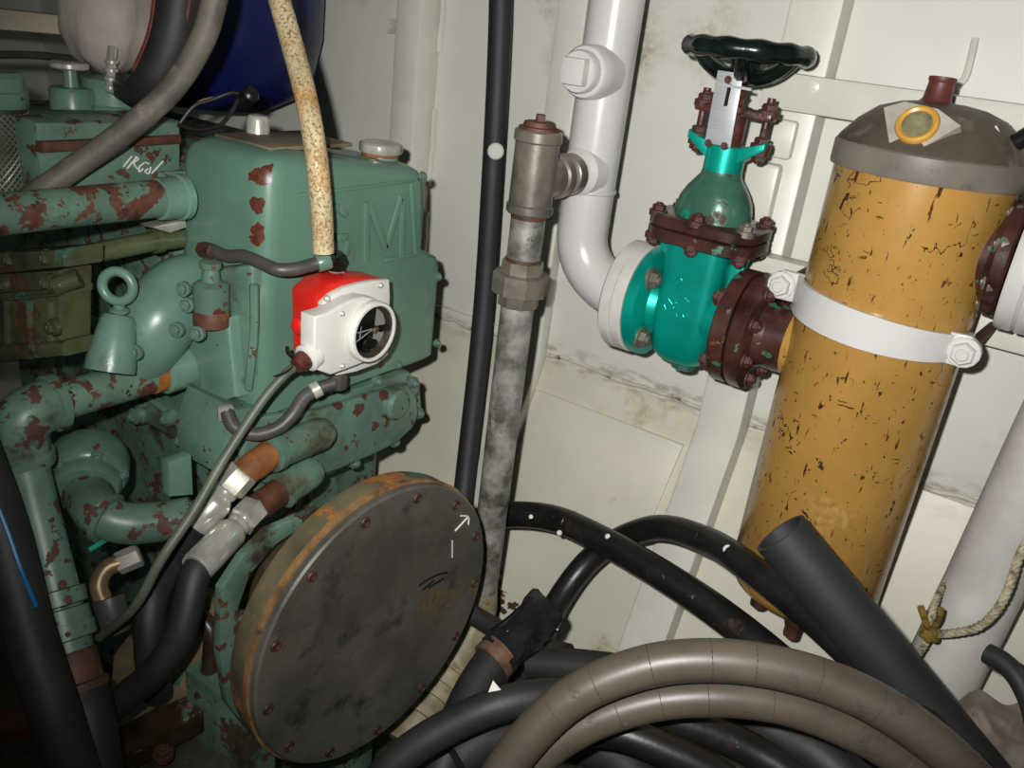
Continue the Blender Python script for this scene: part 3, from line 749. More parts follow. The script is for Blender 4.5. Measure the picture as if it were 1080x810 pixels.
# shoulder bolts
for q_ in ((446, 186), (462, 292), (461, 362), (420, 385)): bolt(ht, P(*q_, X=X_), X1, .006, 'green')

# lower gear cover with raised rim and bolts
CX = -0.955
out = [(236, 470), (250, 432), (330, 424), (380, 408), (432, 392), (443, 408), (445, 430), (438, 448), (420, 466), (390, 482), (350, 500), (318, 512), (270, 520), (240, 505)]
b = B(); prism(b, [P(*q_, X=CX) for q_ in out], V((-.12, 0, 0)), .004); gc = obj('gear_cover', b, 'green', en)
cc = (345, 455)
inn = [(cc[0] + (x - cc[0]) * .90, cc[1] + (y - cc[1]) * .84) for x, y in out]
b = B(); prism(b, [P(*q_, X=CX + .001) for q_ in inn], V((.018, 0, 0)), .007, 3); obj('raised_panel', b, 'green', gc)
for q_ in ((437, 404), (442, 436), (416, 466), (374, 488), (345, 410), (398, 402), (332, 440), (318, 508), (362, 432)): bolt(gc, P(*q_, X=CX + .002), X1, .0085, 'green')
b = B(); lathe(b, [(.03, 0), (.03, .012), (.024, .018), (.006, .018)], P(415, 425, X=CX + .017), X1, 20); obj('boss', b, 'green', gc)

# engine block and crankcase behind
b = B(); rings(b, [rrect(-1.45, 1.05, .36, .20, .03, .40), rrect(-1.45, 1.05, .36, .20, .03, .90), rrect(-1.45, 1.05, .34, .18, .03, .91)])
obj('block', b, 'green_worn', en)
b = B(); bx(b, -1.95, -1.17, .84, 1.22, .9, 1.20, .02); obj('cylinder_head', b, 'green_worn', en)
b = B(); bx(b, -1.95, -1.19, .80, 1.24, 1.20, 1.225, .006); obj('valve_cover_shelf', b, 'green_rust', en)
# left side face casting that carries the front bosses (stepped plates)
SY = 0.80
def side(bm, pts, Y, d, bev=.004):
    c_ = [P(*q_, Y=Y) for q_ in pts]
    for p_ in c_: p_.x = min(p_.x, -.962)
    prism(bm, c_, V((0, d, 0)), bev, 3)
b = B(); side(b, [(186, 300), (225, 282), (300, 290), (318, 330), (318, 420), (245, 440), (212, 420), (200, 380), (176, 350)], SY - .005, .10, .01); obj('side_casting', b, 'green', en)
b = B(); side(b, [(196, 345), (240, 335), (248, 420), (214, 428), (200, 402)], SY - .025, .05, .008); obj('side_boss', b, 'green_light', en)
b = B(); side(b, [(120, 385), (205, 380), (300, 430), (300, 475), (235, 490), (200, 475), (140, 440)], SY + .015, .10, .008); obj('lower_bracket', b, 'green', en)
for q_ in ((150, 425), (190, 465), (215, 455), (256, 400), (195, 318), (232, 430)): bolt(en, P(*q_, Y=SY - .004 if q_[1] < 420 else SY + .013), (0, -1, 0), .0085, 'green')
for q_, r_ in (((148, 437), .016), ((182, 440), .014), ((250, 452), .013), ((206, 442), .015)):
    c = P(*q_, Y=SY + .014); b = B(); lathe(b, [(r_ * 1.15, -.004), (r_ * 1.15, .004), (r_, .007), (r_, .014), (r_ * .6, .017)], c, (0, -1, 0), 16); lb = obj('boss', b, 'green', en)
    bolt(lb, c + V((0, -.014, 0)), (0, -1, 0), r_ * .55, 'green')
for ln in ([(128, 392), (165, 425), (225, 470)], [(205, 385), (212, 430), (222, 470)], [(268, 300), (268, 350), (262, 410)]):
    b = B(); tube(b, [P(*q_, Y=SY + (.012 if ln[0][0] < 250 else -.006)) for q_ in ln], .007, 8); obj('rib', b, 'green', en)
b = B(); prism(b, [P(*q_, X=-1.0) for q_ in ((178, 488), (202, 480), (204, 522), (180, 524))], V((-.02, 0, 0)), .002); obj('blue_green_shim', b, 'green_light', en)
# small green upright boss below the upper hose fitting
c = P(223, 322, Y=SY - .035)
b = B(); lathe(b, [(.026, -.01), (.026, .032), (.020, .036), (.014, .038), (.012, .056), (.016, .058), (.016, .066), (.01, .068)], c, Z1, 20); ub = obj('pipe_boss', b, 'green', en)
b = B(); lathe(b, [(.0265, -.030), (.0268, -.026), (.0268, -.008), (.0262, -.006)], c, Z1, 20); obj('rust_collar', b, 'rust', ub)

# thermostat housing: curved horn casting
b = B()
hp = [P(120, 392, D=1.31), P(146, 366, D=1.30), P(168, 334, D=1.30), P(190, 306, D=1.33), P(212, 292, D=1.37)]
tube(b, hp, [.048, .058, .060, .052, .042], 24, 6); th_ = obj('thermostat_housing', b, 'green_light', en)
b = B(); c = P(117, 384, D=1.215); lathe(b, [(.034, -.01), (.034, .0), (.024, .062), (.020, .070), (.012, .072)], c, P(126, 328, D=1.215) - c, 24); obj('eye_boss', b, 'green_light', en)
ec = P(124, 302, D=1.21); ed = (V((0.55, -0.80, 0.1))).normalized()
b = B(); u, v, w = frame(ed)
rings(b, [[ec + (u * math.cos(t) + v * math.sin(t)) * (.0215 + .0072 * math.cos(s)) + w * .0075 * math.sin(s) for s in [2 * math.pi * j / 12 for j in range(12)]] for t in [2 * math.pi * i / 32 for i in range(32)]], closed=True)
tube(b, [ec - Z1 * .026, ec - Z1 * .05], .008, 12, smooth=False); lathe(b, [(.012, -.040), (.014, -.038), (.014, -.034), (.01, -.032)], ec, Z1, 14)
obj('lifting_eye', b, 'green_light', en)
for q_, D_ in (((142, 372), 1.22), ((186, 348), 1.25), ((208, 352), 1.25), ((193, 305), 1.25), ((197, 322), 1.25)): bolt(en, P(*q_, D=D_), (.3, -.9, .1), .0085, 'green')

# oily pump casting at the far left with flanged ledges
po = P(40, 320, X=-1.16)
def ob(x0, y0, x1, y1, Y, d, m, nm, par=en, bev=.006):
    b = B(); prism(b, [P(x0, y0, Y=Y), P(x1, y0 - (x1 - x0) * .06, Y=Y), P(x1, y1 - (x1 - x0) * .10, Y=Y), P(x0, y1, Y=Y)], V((0, d, 0)), bev, 2); return obj(nm, b, m, par)
PYY = 0.60
pc = ob(-30, 290, 62, 372, PYY, .05, 'olive', 'pump_casting')
ob(-30, 268, 66, 292, PYY - .012, .06, 'olive', 'upper_ledge', pc); ob(-30, 310, 60, 322, PYY - .006, .055, 'olive', 'middle_ledge', pc); ob(-30, 366, 66, 386, PYY - .014, .06, 'olive', 'lower_ledge', pc)
for x_ in (8, 32, 54):
    b = B(); tube(b, [P(x_, 316, Y=PYY), P(x_ + 1, 372, Y=PYY)], .006, 8, smooth=False); obj('rib', b, 'olive', pc)
for q_ in ((50, 298), (56, 345), (38, 365), (12, 274), (50, 272), (2, 300)): bolt(pc, P(*q_, Y=PYY - .008), (0, -1, 0.1), .0095, 'olive')
b = B(); tube(b, [P(58, 302, Y=PYY - .005), P(84, 293, Y=PYY + .02)], .013, 14, smooth=False); obj('side_boss', b, 'olive', pc)
b = B(); tube(b, [P(95, 268, X=-1.14), P(160, 255, X=-1.14), P(190, 252, X=-1.14)], .015, 14, smooth=False); lathe(b, [(.019, -.006), (.019, .006)], P(165, 254, X=-1.14), Y1, 14); obj('oil_pipe', b, 'olive', en)
b = B(); prism(b, [P(158, 240, X=-1.12), P(196, 232, X=-1.12), P(198, 240, X=-1.12), P(180, 246, X=-1.12)], V((-.03, 0, 0)), .003); obj('bracket_strip', b, 'chrome', en)

# upper cooling pipe running into the header tank
b = B(); tube(b, [P(-60, 231, X=-1.1), P(0, 226, X=-1.1), P(90, 217, X=-1.1), P(192, 207, X=-1.1)], .0265, 24, smooth=False); up_ = obj('upper_coolant_pipe', b, 'green_rust', en)
b = B(); c = P(178, 209, X=-1.1); lathe(b, [(.0265, -.02), (.030, -.018), (.031, .012), (.034, .014), (.034, .024), (.028, .026)], c, Y1, 24); obj('socket', b, 'green_light', up_)
# rusted lower coolant pipe: nipple, elbow and down pipe
LXp = -1.1; lz = .938
e0 = P(48, 432, X=LXp)
b = B(); tube(b, [V((LXp, e0.y, lz)), V((LXp, P(165, 394, X=LXp).y, lz))], .028, 24, smooth=False); lp = obj('lower_coolant_pipe', b, 'green_rust', en)
b = B(); c = P(160, 392, X=LXp); lathe(b, [(.0285, -.006), (.0295, -.004), (.0295, .012), (.0285, .014)], V((LXp, c.y, lz)), Y1, 24); obj('rust_band', b, 'bandrust', lp)
b = B(); c1 = P(168, 390, X=LXp)
lathe(b, [(.029, 0), (.035, .004), (.035, .06), (.046, .066), (.046, .082), (.03, .084)], V((LXp, c1.y, lz)), Y1, 28); lo = obj('outlet_flange', b, 'green_light', en)
for s_ in (-1, 1): bolt(lo, V((LXp + s_ * .03, c1.y + .066, lz + .022 * s_)), (0, -1, 0), .008, 'green')
vy = P(30, 455, X=LXp).y - .012
el = [V((LXp, e0.y + .012, lz)), V((LXp, vy + .028, lz - .002)), V((LXp, vy + .008, lz - .012)), V((LXp, vy, lz - .035)), V((LXp, vy, lz - .065))]
b = B(); tube(b, el, .037, 24, 8); lathe(b, [(.037, -.012), (.041, -.01), (.041, .006), (.037, .008)], el[-1], Z1, 24); lathe(b, [(.037, -.008), (.041, -.006), (.041, .006), (.037, .008)], el[0], Y1, 24); obj('elbow', b, 'green_worn', lp)
dn = P(84, 728, D=1.15)
ds = el[-1]; dv = (dn - ds)
b = B(); tube(b, [ds, ds + dv * .93], .030, 24, smooth=False); dp = obj('down_pipe', b, 'green_worn', lp)
for t, r, m_ in ((.62, .037, 'green_worn'), (.70, .036, 'green_worn'), (.76, .038, 'green_worn')):
    b = B(); lathe(b, [(.03, -.012), (r, -.010), (r, .010), (.03, .012)], ds + dv * t, dv, 24); obj('coupling', b, m_, lp)
b = B(); lathe(b, [(.030, -.02), (.033, -.016), (.033, .022), (.038, .024), (.038, .034), (.03, .036)], ds + dv * .90, dv, 24); obj('rusty_nut', b, 'rust', lp)
b = B(); dvn = dv.normalized(); tube(b, [ds + dv * .97, ds + dv * 1.12, ds + dv * 1.35 + V((.02, -.02, 0)), ds + dv * 1.7 + V((.06, -.06, 0))], .036, 20); obj('rubber_connector', b, 'rubber', lp)

# raw water pump volute and its elbow
pcn = P(92, 505, D=1.33)
pd_ = V((.75, -.55, -.25)).normalized()
b = B(); lathe(b, [(.03, -.06), (.055, -.055), (.060, -.04), (.060, -.006), (.054, .004), (.05, .006), (.05, .022), (.046, .028), (.03, .03)], pcn, pd_, 32); vp = obj('pump_volute', b, 'green', en)
for k in range(6):
    a = math.radians(60 * k + 10); u, v, w = frame(pd_); bolt(vp, pcn + (u * math.cos(a) + v * math.sin(a)) * .052 + w * .004, pd_, .007, 'green')
b = B(); tube(b, [P(92, 520, D=1.31), P(104, 540, D=1.27), P(128, 551, D=1.27), P(160, 551, D=1.29), P(200, 545, D=1.32)], [.036, .034, .031, .031, .031], 22); lathe(b, [(.034, -.006), (.039, -.004), (.039, .004), (.034, .006)], P(112, 546, D=1.268), P(128, 551, D=1.27) - P(104, 540, D=1.27), 22)
obj('pump_elbow', b, 'green_worn', en)
# small plated elbow pipe below the pump
b = B(); tube(b, [P(112, 640, D=1.30), P(104, 618, D=1.30), P(112, 600, D=1.31), P(128, 593, D=1.32)], .014, 14); sp2 = obj('drain_elbow', b, 'brass', en)
b = B(); u = P(150, 584, D=1.33) - P(124, 595, D=1.32); lathe(b, [(.017, 0), (.018, .004), (.018, .034), (.014, .036)], P(124, 595, D=1.32), u, 6); obj('nut', b, 'chrome', sp2)
b = B(); lathe(b, [(.024, 0), (.025, .006), (.023, .05), (.018, .056)], P(114, 630, D=1.30), P(124, 668, D=1.30) - P(114, 630, D=1.30), 20); obj('cap', b, 'hose_small', sp2)
# hydraulic bosses on the gear cover
bosses = []
for a_, c_ in (((336, 458), (286, 478)), ((324, 500), (296, 518))):
    pa = P(*a_, X=-.915); pb = P(*c_, X=-.915)
    b = B(); d_ = pb - pa; ln = d_.length
    lathe(b, [(.012, -.022), (.022, -.018), (.027, -.006), (.028, .0), (.028, ln * .85), (.031, ln * .88), (.031, ln), (.024, ln + .004)], pa, d_, 22); ob_ = obj('port_boss', b, 'olive' if 0 else 'green', gc)
    bosses.append(pb)
# engine bed / sump and foot
b = B(); bx(b, -1.75, -1.0, .86, 1.22, .0, .46, .015); obj('sump', b, 'green_worn', en)

# upper left: shelf casting, capped cylinders, cover
b = B(); prism(b, [P(36, 128, X=-1.20), P(192, 128, X=-1.20), P(192, 200, X=-1.20), P(45, 205, X=-1.20)], V((-.12, 0, 0)), .01); ex = obj('manifold_casting', b, 'green_worn', en)
b = B(); prism(b, [P(45, 150, X=-1.188), P(192, 143, X=-1.188), P(192, 152, X=-1.188), P(45, 162, X=-1.188)], V((-.05, 0, 0)), .004); obj('manifold_ledge', b, 'rust', ex)
strokes(ex, [[(130, 176), (139, 165)], [(134, 178), (144, 166)], [(143, 165), (146, 168), (141, 172), (145, 178)], [(152, 172), (147, 176), (147, 181), (151, 178)], [(153, 171), (157, 173)], [(156, 178), (153, 181), (157, 183), (159, 176)], [(160, 183), (172, 170)]], dict(X=-1.1985), (0, 0, 0), .0013, 'chalk', 'chalk_writing')
c = P(78, 128, D=1.42)
b = B(); lathe(b, [(.040, -.02), (.040, -.004), (.034, 0), (.034, .048), (.030, .054), (.012, .055), (.010, .082), (.014, .084), (.014, .09)], c, Z1, 24); k1 = obj('dipper_cap', b, 'green_light', en)
b = B(); lathe(b, [(.028, .083), (.030, .085), (.030, .091), (.027, .093)], c, Z1, 24); obj('cap_handle', b, 'chrome', k1)
c = P(122, 134, D=1.48)
b = B(); lathe(b, [(.062, -.02), (.062, .006), (.056, .010), (.056, .036), (.05, .04), (.05, .08), (.03, .084)], c, Z1, 28); obj('oil_filler', b, 'green_light', en)
b = B(); tube(b, [P(116, 98, D=1.40), P(118, 62, D=1.40), P(119, 50, D=1.40)], .008, 10)
for k in range(4): lathe(b, [(.008, -.004), (.011, -.002), (.011, .002), (.008, .004)], P(116.5 + k * .5, 92 - k * 9, D=1.40), Z1, 10)
obj('spring_lever', b, 'chrome', en)
# sender with plated top behind the header tank
c = P(272, 134, D=1.34); b = B(); lathe(b, [(.018, -.03), (.018, .012), (.014, .018), (.006, .02)], c, Z1, 16); obj('sender', b, 'chrome', en)

# ================================================================== FLYWHEEL HOUSING with round cover
yaw = math.radians(-5)
fd = V((math.cos(yaw), math.sin(yaw), 0))
fcn = V((-.68, .797, .652)); FR = .2255
fh = thing('flywheel_housing', 'round drum housing with dark grey bolted cover plate below the engine', 'housing', fcn - Z1 * .6)
u, v, w = frame(fd)
b = B(); lathe(b, [(.10, -.004), (FR - .004, -.004), (FR, -.001), (FR, .008), (FR - .003, .011), (.02, .0112)], fcn, fd, 96); cvp = obj('cover_plate', b, 'cover', fh)
b = B(); lathe(b, [(FR - .03, -.012), (FR + .003, -.012), (FR + .004, -.002), (FR - .03, -.002)], fcn, fd, 96); obj('rust_edge', b, 'rust_edge', fh)
b = B(); lathe(b, [(FR - .02, -.046), (FR - .001, -.046), (FR + .002, -.036), (FR + .002, -.012), (FR - .03, -.011), (FR - .03, -.042)], fcn, fd, 96, True); obj('drum_rim', b, 'drum', fh)
b = B(); lathe(b, [(.05, -.047), (FR - .02, -.047), (FR - .02, -.040), (.05, -.039)], fcn, fd, 60); obj('drum_back', b, 'oilbrown', fh)
# slotted green bracket behind the drum, on the engine side only
BXp = -.79
cst = [(318, 545), (284, 560), (256, 588), (234, 622), (232, 690), (240, 742), (262, 770), (272, 742), (256, 690), (252, 640), (264, 606), (292, 574), (322, 554)]
b = B(); prism(b, [P(*q_, X=BXp) for q_ in cst], V((-.015, 0, 0)), .002); obj('slotted_bracket', b, 'green_worn', fh)
b = B(); prism(b, [P(*q_, X=BXp - .002) for q_ in [(246, 650), (275, 652), (278, 690), (250, 700)]], V((-.03, 0, 0)), .003); obj('bridge', b, 'green_worn', fh)
b = B(); lathe(b, [(.04, -.14), (FR - .09, -.14), (FR - .09, -.06), (.04, -.05)], fcn, fd, 48); obj('flywheel', b, 'oilbrown', fh)
for k in range(13):
    a = math.radians(21 + 360 / 13 * k); e = u * math.cos(a) + v * math.sin(a)
    c = fcn + e * (FR - .018) + w * .010
    b = B(); lathe(b, [(.0085, -.002), (.0085, .003), (.007, .0045), (.0055, .0045), (.005, .002), (.001, .002)], c, w, 12); obj('bolt', b, 'hole', fh)
def onc(px, py):
    d = FW + RT * ((px - 540) / FPX) - UP * ((py - 405) / FPX); t = (fcn + w * .0118 - CAM).dot(w) / d.dot(w); return CAM + d * t
b = B()
for ln in ([(480, 560), (493, 546)], [(486, 544), (494, 545), (494, 553)], [(477, 570), (477, 588)]): tube(b, [onc(*q_) for q_ in ln], .0009 if ln[0][0] == 477 else .0014, 6, 3)
obj('chalk_mark', b, 'chalk', cvp)
b = B()
for ln in ([(442, 618), (450, 612), (462, 606), (472, 604)], [(446, 622), (458, 612)], [(452, 620), (468, 610)]): tube(b, [onc(*q_) for q_ in ln], .0016, 6, 3)
obj('scuff', b, 'black', cvp)
# feet carrying the drum
for s_ in (-1, 1):
    b = B(); c = fcn + u * (s_ * .12); bx(b, -.95, -.80, c.y - .03, c.y + .03, .0, .50, .006); obj('foot', b, 'green_worn', fh)

# engine bed plate left of the drum, oily edge and tan web
eb = thing('engine_bed', 'oily brown steel bed rail with tan web plate at lower left', 'bed rail', P(170, 760, D=1.4))
b = B(); prism(b, [P(190, 600, D=1.42), P(226, 640, D=1.38), P(222, 745, D=1.40), P(140, 800, D=1.38), P(110, 780, D=1.42), P(120, 690, D=1.48)], V((-.02, .03, -.01)), .004); obj('web_plate', b, 'tan', eb)
b = B(); tube(b, [P(205, 645, D=1.36), P(222, 665, D=1.355), P(222, 700, D=1.36), P(214, 735, D=1.365)], .014, 10); obj('gasket_edge', b, 'oilbrown', eb)
b = B(); c0 = P(112, 800, D=1.35); c1 = P(235, 735, D=1.40)
d_ = (c1 - c0).normalized(); n_ = d_.cross(V((0, 0, 1))).normalized(); box(b, (c0 + c1) / 2, ((c1 - c0).length + .06, .06, .045), (d_, n_, n_.cross(d_)), .005); obj('rail', b, 'oilbrown', eb)
b = B(); box(b, (c0 + c1) / 2 + V((0, 0, -.06)) - n_ * -.02, ((c1 - c0).length + .3, .16, .02), (d_, n_, n_.cross(d_)), .003); obj('rail_flange', b, 'floor', eb)
bolt(eb, P(172, 795, D=1.33), Z1, .012, 'rust')

# ================================================================== RED AND WHITE LEVEL GAUGE
gg = thing('level_gauge', 'red and white level gauge box with round glass dial on the engine', 'gauge', P(360, 400, X=-.90))
GX = -.865
red_ = [(333, 313), (347, 300), (374, 293), (404, 294), (404, 372), (346, 390), (334, 380)]
b = B(); prism(b, [P(*q_, X=GX) for q_ in red_], V((-.052, 0, 0)), .004, 2); gred = obj('red_housing', b, 'red', gg)
b = B(); prism(b, [P(*q_, X=-.915) for q_ in ((338, 318), (385, 306), (385, 366), (338, 374))], V((-.037, 0, 0)), .002); obj('mounting_block', b, 'green', gg)
wt = [(336, 330), (334, 318), (345, 308), (358, 301), (372, 297), (388, 294), (405, 293), (406, 308), (405, 345), (404, 372), (392, 382), (370, 390), (350, 394), (338, 378)]
b = B(); prism(b, [P(*q_, X=GX) for q_ in wt], V((.012, 0, 0)), .003, 2); gpl = obj('white_flange_plate', b, 'whiteplastic', gg)
for q_ in ((345, 315), (401, 301)): bolt(gpl, P(*q_, X=GX + .012), X1, .0038, 'chrome', 'screw')
cv = [(332, 334), (346, 330), (360, 322), (372, 316), (384, 313), (397, 315), (407, 323), (413, 337), (413, 352), (407, 366), (397, 376), (384, 383), (366, 390), (349, 396), (334, 390), (331, 380)]
b = B(); GC = GX + .036
prism(b, [P(*q_, X=GX + .010 + .026) for q_ in cv], V((-.03, 0, 0)), .004, 3); gcv = obj('white_cover', b, 'whiteplastic', gg)
for q_ in ((361, 331), (361, 386)): bolt(gcv, P(*q_, X=GC), X1, .0032, 'chrome', 'screw')
dc = P(388, 348, X=GC); DR = .0435
b = B(); lathe(b, [(DR, -.004), (DR + .004, .002), (DR + .004, .012), (DR + .002, .015), (DR - .002, .015), (DR - .003, .002), (DR - .003, -.004)], dc, X1, 44, True); bz_ = obj('bezel', b, 'whiteplastic', gcv)
b = B(); lathe(b, [(DR - .009, .001), (DR - .0035, .001), (DR - .0035, .011), (DR - .0045, .011)], dc, X1, 44, True); obj('inner_ring', b, 'cap', bz_)
b = B(); lathe(b, [(.001, .0005), (DR - .003, .0005), (DR - .003, .002), (.001, .002)], dc, X1, 44); dl = obj('dial_face', b, 'whiteplastic', gcv)
b = B()
half = []
for i in range(19):
    a = math.radians(70 + i * 11.5); half.append(dc + V((.0025, math.cos(a) * (DR - .006), math.sin(a) * (DR - .006))))
prism(b, half, V((.001, 0, 0))); obj('dark_dial_half', b, 'black', dl)
b = B(); lathe(b, [(.012, 0), (.012, .006), (.009, .009), (.002, .009)], dc + V((.003, -.008, -.018)), X1, 18)
lathe(b, [(.008, 0), (.008, .006), (.003, .008)], dc + V((.003, .006, -.022)), X1, 14); obj('dark_mechanism', b, 'black', dl)
b = B(); lathe(b, [(.006, 0), (.006, .008), (.004, .010), (.001, .010)], dc + V((.003, .006, .002)), X1, 14); obj('brass_pivot', b, 'brass', dl)
b = B()
for e_ in ((-.03, .004), (-.032, -.010)): tube(b, [dc + V((.0065, .004, .003)), dc + V((.0065, e_[0], e_[1]))], .0009, 6, smooth=False)
tube(b, [dc + V((.0065, -.022, .012)), dc + V((.0065, -.024, -.006))], .0008, 6, smooth=False)
obj('pointer', b, 'chalk', dl)
b = B(); box(b, dc + V((.007, .024, .0)), (.006, .016, .009), None, .001); obj('limit_tab', b, 'black', dl)
b = B(); lathe(b, [(.0006, .0115), (DR - .0035, .0115), (DR - .0035, .0135), (.0006, .0135)], dc, X1, 44); obj('glass', b, 'glass', bz_)
c = P(313, 344, X=-.895); b = B(); lathe(b, [(.006, -.02), (.007, .0), (.012, .004), (.013, .012), (.009, .016), (.003, .017)], c + V((0, .012, 0)), (0.2, -1, 0), 16); obj('red_knob', b, 'red', gred)
c = P(326, 376, X=GC - .015); gd = (P(312, 386, X=GC - .015) - c)
b = B(); lathe(b, [(.020, -.01), (.021, .0), (.021, .006), (.018, .008)], c, gd, 20); obj('gland_socket', b, 'whiteplastic', gcv)
b = B(); lathe(b, [(.014, .004), (.015, .008), (.015, .018), (.012, .020), (.011, .026)], c, gd, 12); obj('cable_gland', b, 'rust_red', gcv)
c = P(354, 290, X=-.905); b = B(); lathe(b, [(.014, -.006), (.014, .004), (.011, .006)], c, Z1, 16); obj('top_port', b, 'plate', gred)

# cable from the gauge
b = B(); tube(b, [P(317, 383, X=GC - .015), P(300, 396, D=1.22), P(275, 425, D=1.21), P(235, 486, D=1.19), P(205, 538, D=1.17), P(170, 590, D=1.15), P(142, 640, D=1.17), P(105, 672, D=1.25)], .0068, 12)
tag(obj('gauge_cable', b, 'cable'), 'thin grey-green cable running from the gauge down to the lower left', 'cable')
b = B(); tube(b, [P(310, 378, X=-.85), P(304, 372, X=-.85), P(303, 366, X=-.85)], .003, 6); tube(b, [P(312, 384, X=-.85), P(302, 392, X=-.85), P(289, 397, X=-.85)], .0012, 6)
obj('wire_tie', b, 'wire', gcv)

# small hoses to the gauge
t1 = thing('coolant_hose', 'short dull grey rubber hose curving into the top of the gauge', 'hose', P(290, 283, D=1.23))
b = B(); tube(b, [P(224, 264, D=1.275), P(240, 270, D=1.26), P(256, 270, D=1.24), P(275, 277, D=1.225), P(292, 284, D=1.215), P(310, 284, D=1.222), P(330, 279, D=1.235), P(342, 276, D=1.24)], .0098, 14); obj('hose', b, 'hose_small', t1)
b = B(); lathe(b, [(.009, -.016), (.012, -.014), (.012, .012), (.009, .014)], P(219, 264, D=1.278), P(232, 267, D=1.265) - P(219, 264, D=1.278), 6); tube(b, [P(219, 264, D=1.278), P(219, 278, D=1.285)], .007, 10, smooth=False); obj('elbow_fitting', b, 'rust', t1)
b = B(); dd_ = P(350, 274, D=1.245) - P(336, 278, D=1.238); lathe(b, [(.0125, -.010), (.0135, -.008), (.0135, .008), (.0125, .010)], P(341, 276, D=1.24), dd_, 14); obj('hose_clip', b, 'green', t1)
b = B(); c = P(355, 274, X=-.905); lathe(b, [(.012, -.016), (.0125, -.013), (.0125, .010), (.009, .013)], c, Z1, 6); tube(b, [P(344, 275, D=1.243), c], .008, 10, smooth=False); lathe(b, [(.008, .0), (.009, .013), (.004, .015)], c, X1, 6); obj('banjo_fitting', b, 'wheel', t1)
t2 = thing('drain_hose', 'short grey rubber hose looping from below the gauge to the engine', 'hose', P(290, 455, D=1.32))
b = B(); tube(b, [P(239, 434, D=1.275), P(247, 450, D=1.272), P(268, 458, D=1.275), P(292, 452, D=1.28), P(308, 438, D=1.285), P(320, 420, D=1.295), P(334, 411, D=1.305)], .0105, 14); obj('hose', b, 'hose_small', t2)
b = B(); lathe(b, [(.010, -.008), (.0135, -.006), (.0135, .006), (.010, .008)], P(333, 411, D=1.304), P(345, 405, D=1.31) - P(325, 416, D=1.30), 14); obj('hose_clip', b, 'chrome', t2)
b = B(); tube(b, [P(335, 410, D=1.305), P(352, 404, D=1.315)], .010, 12, smooth=False); lathe(b, [(.012, -.012), (.013, -.01), (.013, .012), (.01, .014)], P(357, 402, D=1.325), Z1, 6); obj('lower_fitting', b, 'hose_small', t2)
b = B(); lathe(b, [(.012, -.012), (.013, -.01), (.013, .008), (.01, .010)], P(238, 434, D=1.278), Z1, 6); obj('elbow_fitting', b, 'chrome', t2)

# braided cream hose from above
b = B(); tube(b, [P(280, -60, D=1.18), P(292, -10, D=1.175), P(306, 40, D=1.17), P(322, 100, D=1.165), P(333, 160, D=1.165), P(339, 220, D=1.19), P(341, 266, D=1.215)], .0155, 18)
tag(obj('braided_hose', b, 'cream_hose'), 'cream braided hose with rust stains hanging down to the gauge', 'hose')

# hydraulic hoses with plated ends
def hyd(nut, fer, path, lab, el0, i):
    t = thing('hydraulic_hose', lab, 'hose', path[-1], 'hydraulic hoses at the gear cover')
    b = B(); tube(b, [el0, el0 + (nut - el0) * .55, nut], [.023, .023, .020], 18); obj('adaptor', b, 'orange' if i == 0 else 'rust', t)
    d = fer - nut
    b = B(); lathe(b, [(.0225, -.012), (.0245, -.009), (.0245, .022), (.021, .025)], nut, d, 6); obj('hex_nut', b, 'chrome', t)
    L_ = d.length
    b = B(); lathe(b, [(.017, .02), (.019, .03), (.017, .036), (.0215, .042), (.0245, .048), (.0245, L_ + .020), (.023, L_ + .024)], nut, d, 24); obj('ferrule', b, 'chrome', t)
    b = B(); tube(b, [fer] + path, .0215, 18); obj('hose', b, 'rubber', t)
hyd(P(252, 503, X=-.915), P(218, 541, X=-.93), [P(200, 566, X=-.95), P(180, 594, X=-.97), P(160, 635, D=1.24), P(158, 690, D=1.24), P(165, 730, D=1.29)], 'upper black hydraulic hose with rusty adaptor and plated end', bosses[0], 0)
hyd(P(264, 541, X=-.90), P(218, 588, D=1.22), [P(206, 606, D=1.20), P(198, 640, D=1.19), P(188, 675, D=1.19), P(160, 712, D=1.20), P(120, 745, D=1.22), P(90, 775, D=1.25)], 'lower black hydraulic hose with long plated ferrule curving down left', bosses[1], 1)

# ================================================================== TOP LEFT BACKGROUND
b = B(); c = P(222, 40, Y=1.33); lathe(b, [(.05, 1.236), (.13, 1.245), (.19, 1.275), (.23, 1.33), (.248, 1.41), (.25, 1.50), (.25, 1.60), (.257, 1.61), (.257, 1.63), (.25, 1.64), (.25, 2.1), (.2, 2.12)], V((c.x, 1.33, 0)), Z1, 48)
tag(obj('storage_drum', b, 'navy'), 'dark navy blue drum standing behind the engine at top left', 'drum')
b = B()
rs = []
for k, (z, r) in enumerate(((.16, .05), (.10, .075), (.04, .068), (-.02, .072), (-.06, .060), (-.085, .03))):
    c = P(112, 20, D=1.45) + Z1 * z
    rs.append([c + V((math.cos(a) * r * (1 + .12 * math.sin(5 * a + k)), math.sin(a) * r * (1 + .12 * math.cos(4 * a + k)), .006 * math.sin(3 * a))) for a in [2 * math.pi * j / 28 for j in range(28)]])
rings(b, rs); tag(obj('cloth_bundle', b, 'cloth', None, 60), 'pale grey cloth bundle hanging above the engine at top left', 'cloth')
b = B(); c0 = P(-40, 5, D=1.6); c1 = P(62, 16, D=1.62); dx = (c1 - c0); up_v = (P(62, 40, D=1.62) - c1)
prism(b, [c0, c1, c1 + up_v * .85, c0 + up_v * .85 + up_v * .1], V((-.03, .04, 0)), .003)
tag(obj('cream_shelf_board', b, 'cream_panel'), 'cream shelf edge board at the top left corner', 'board')
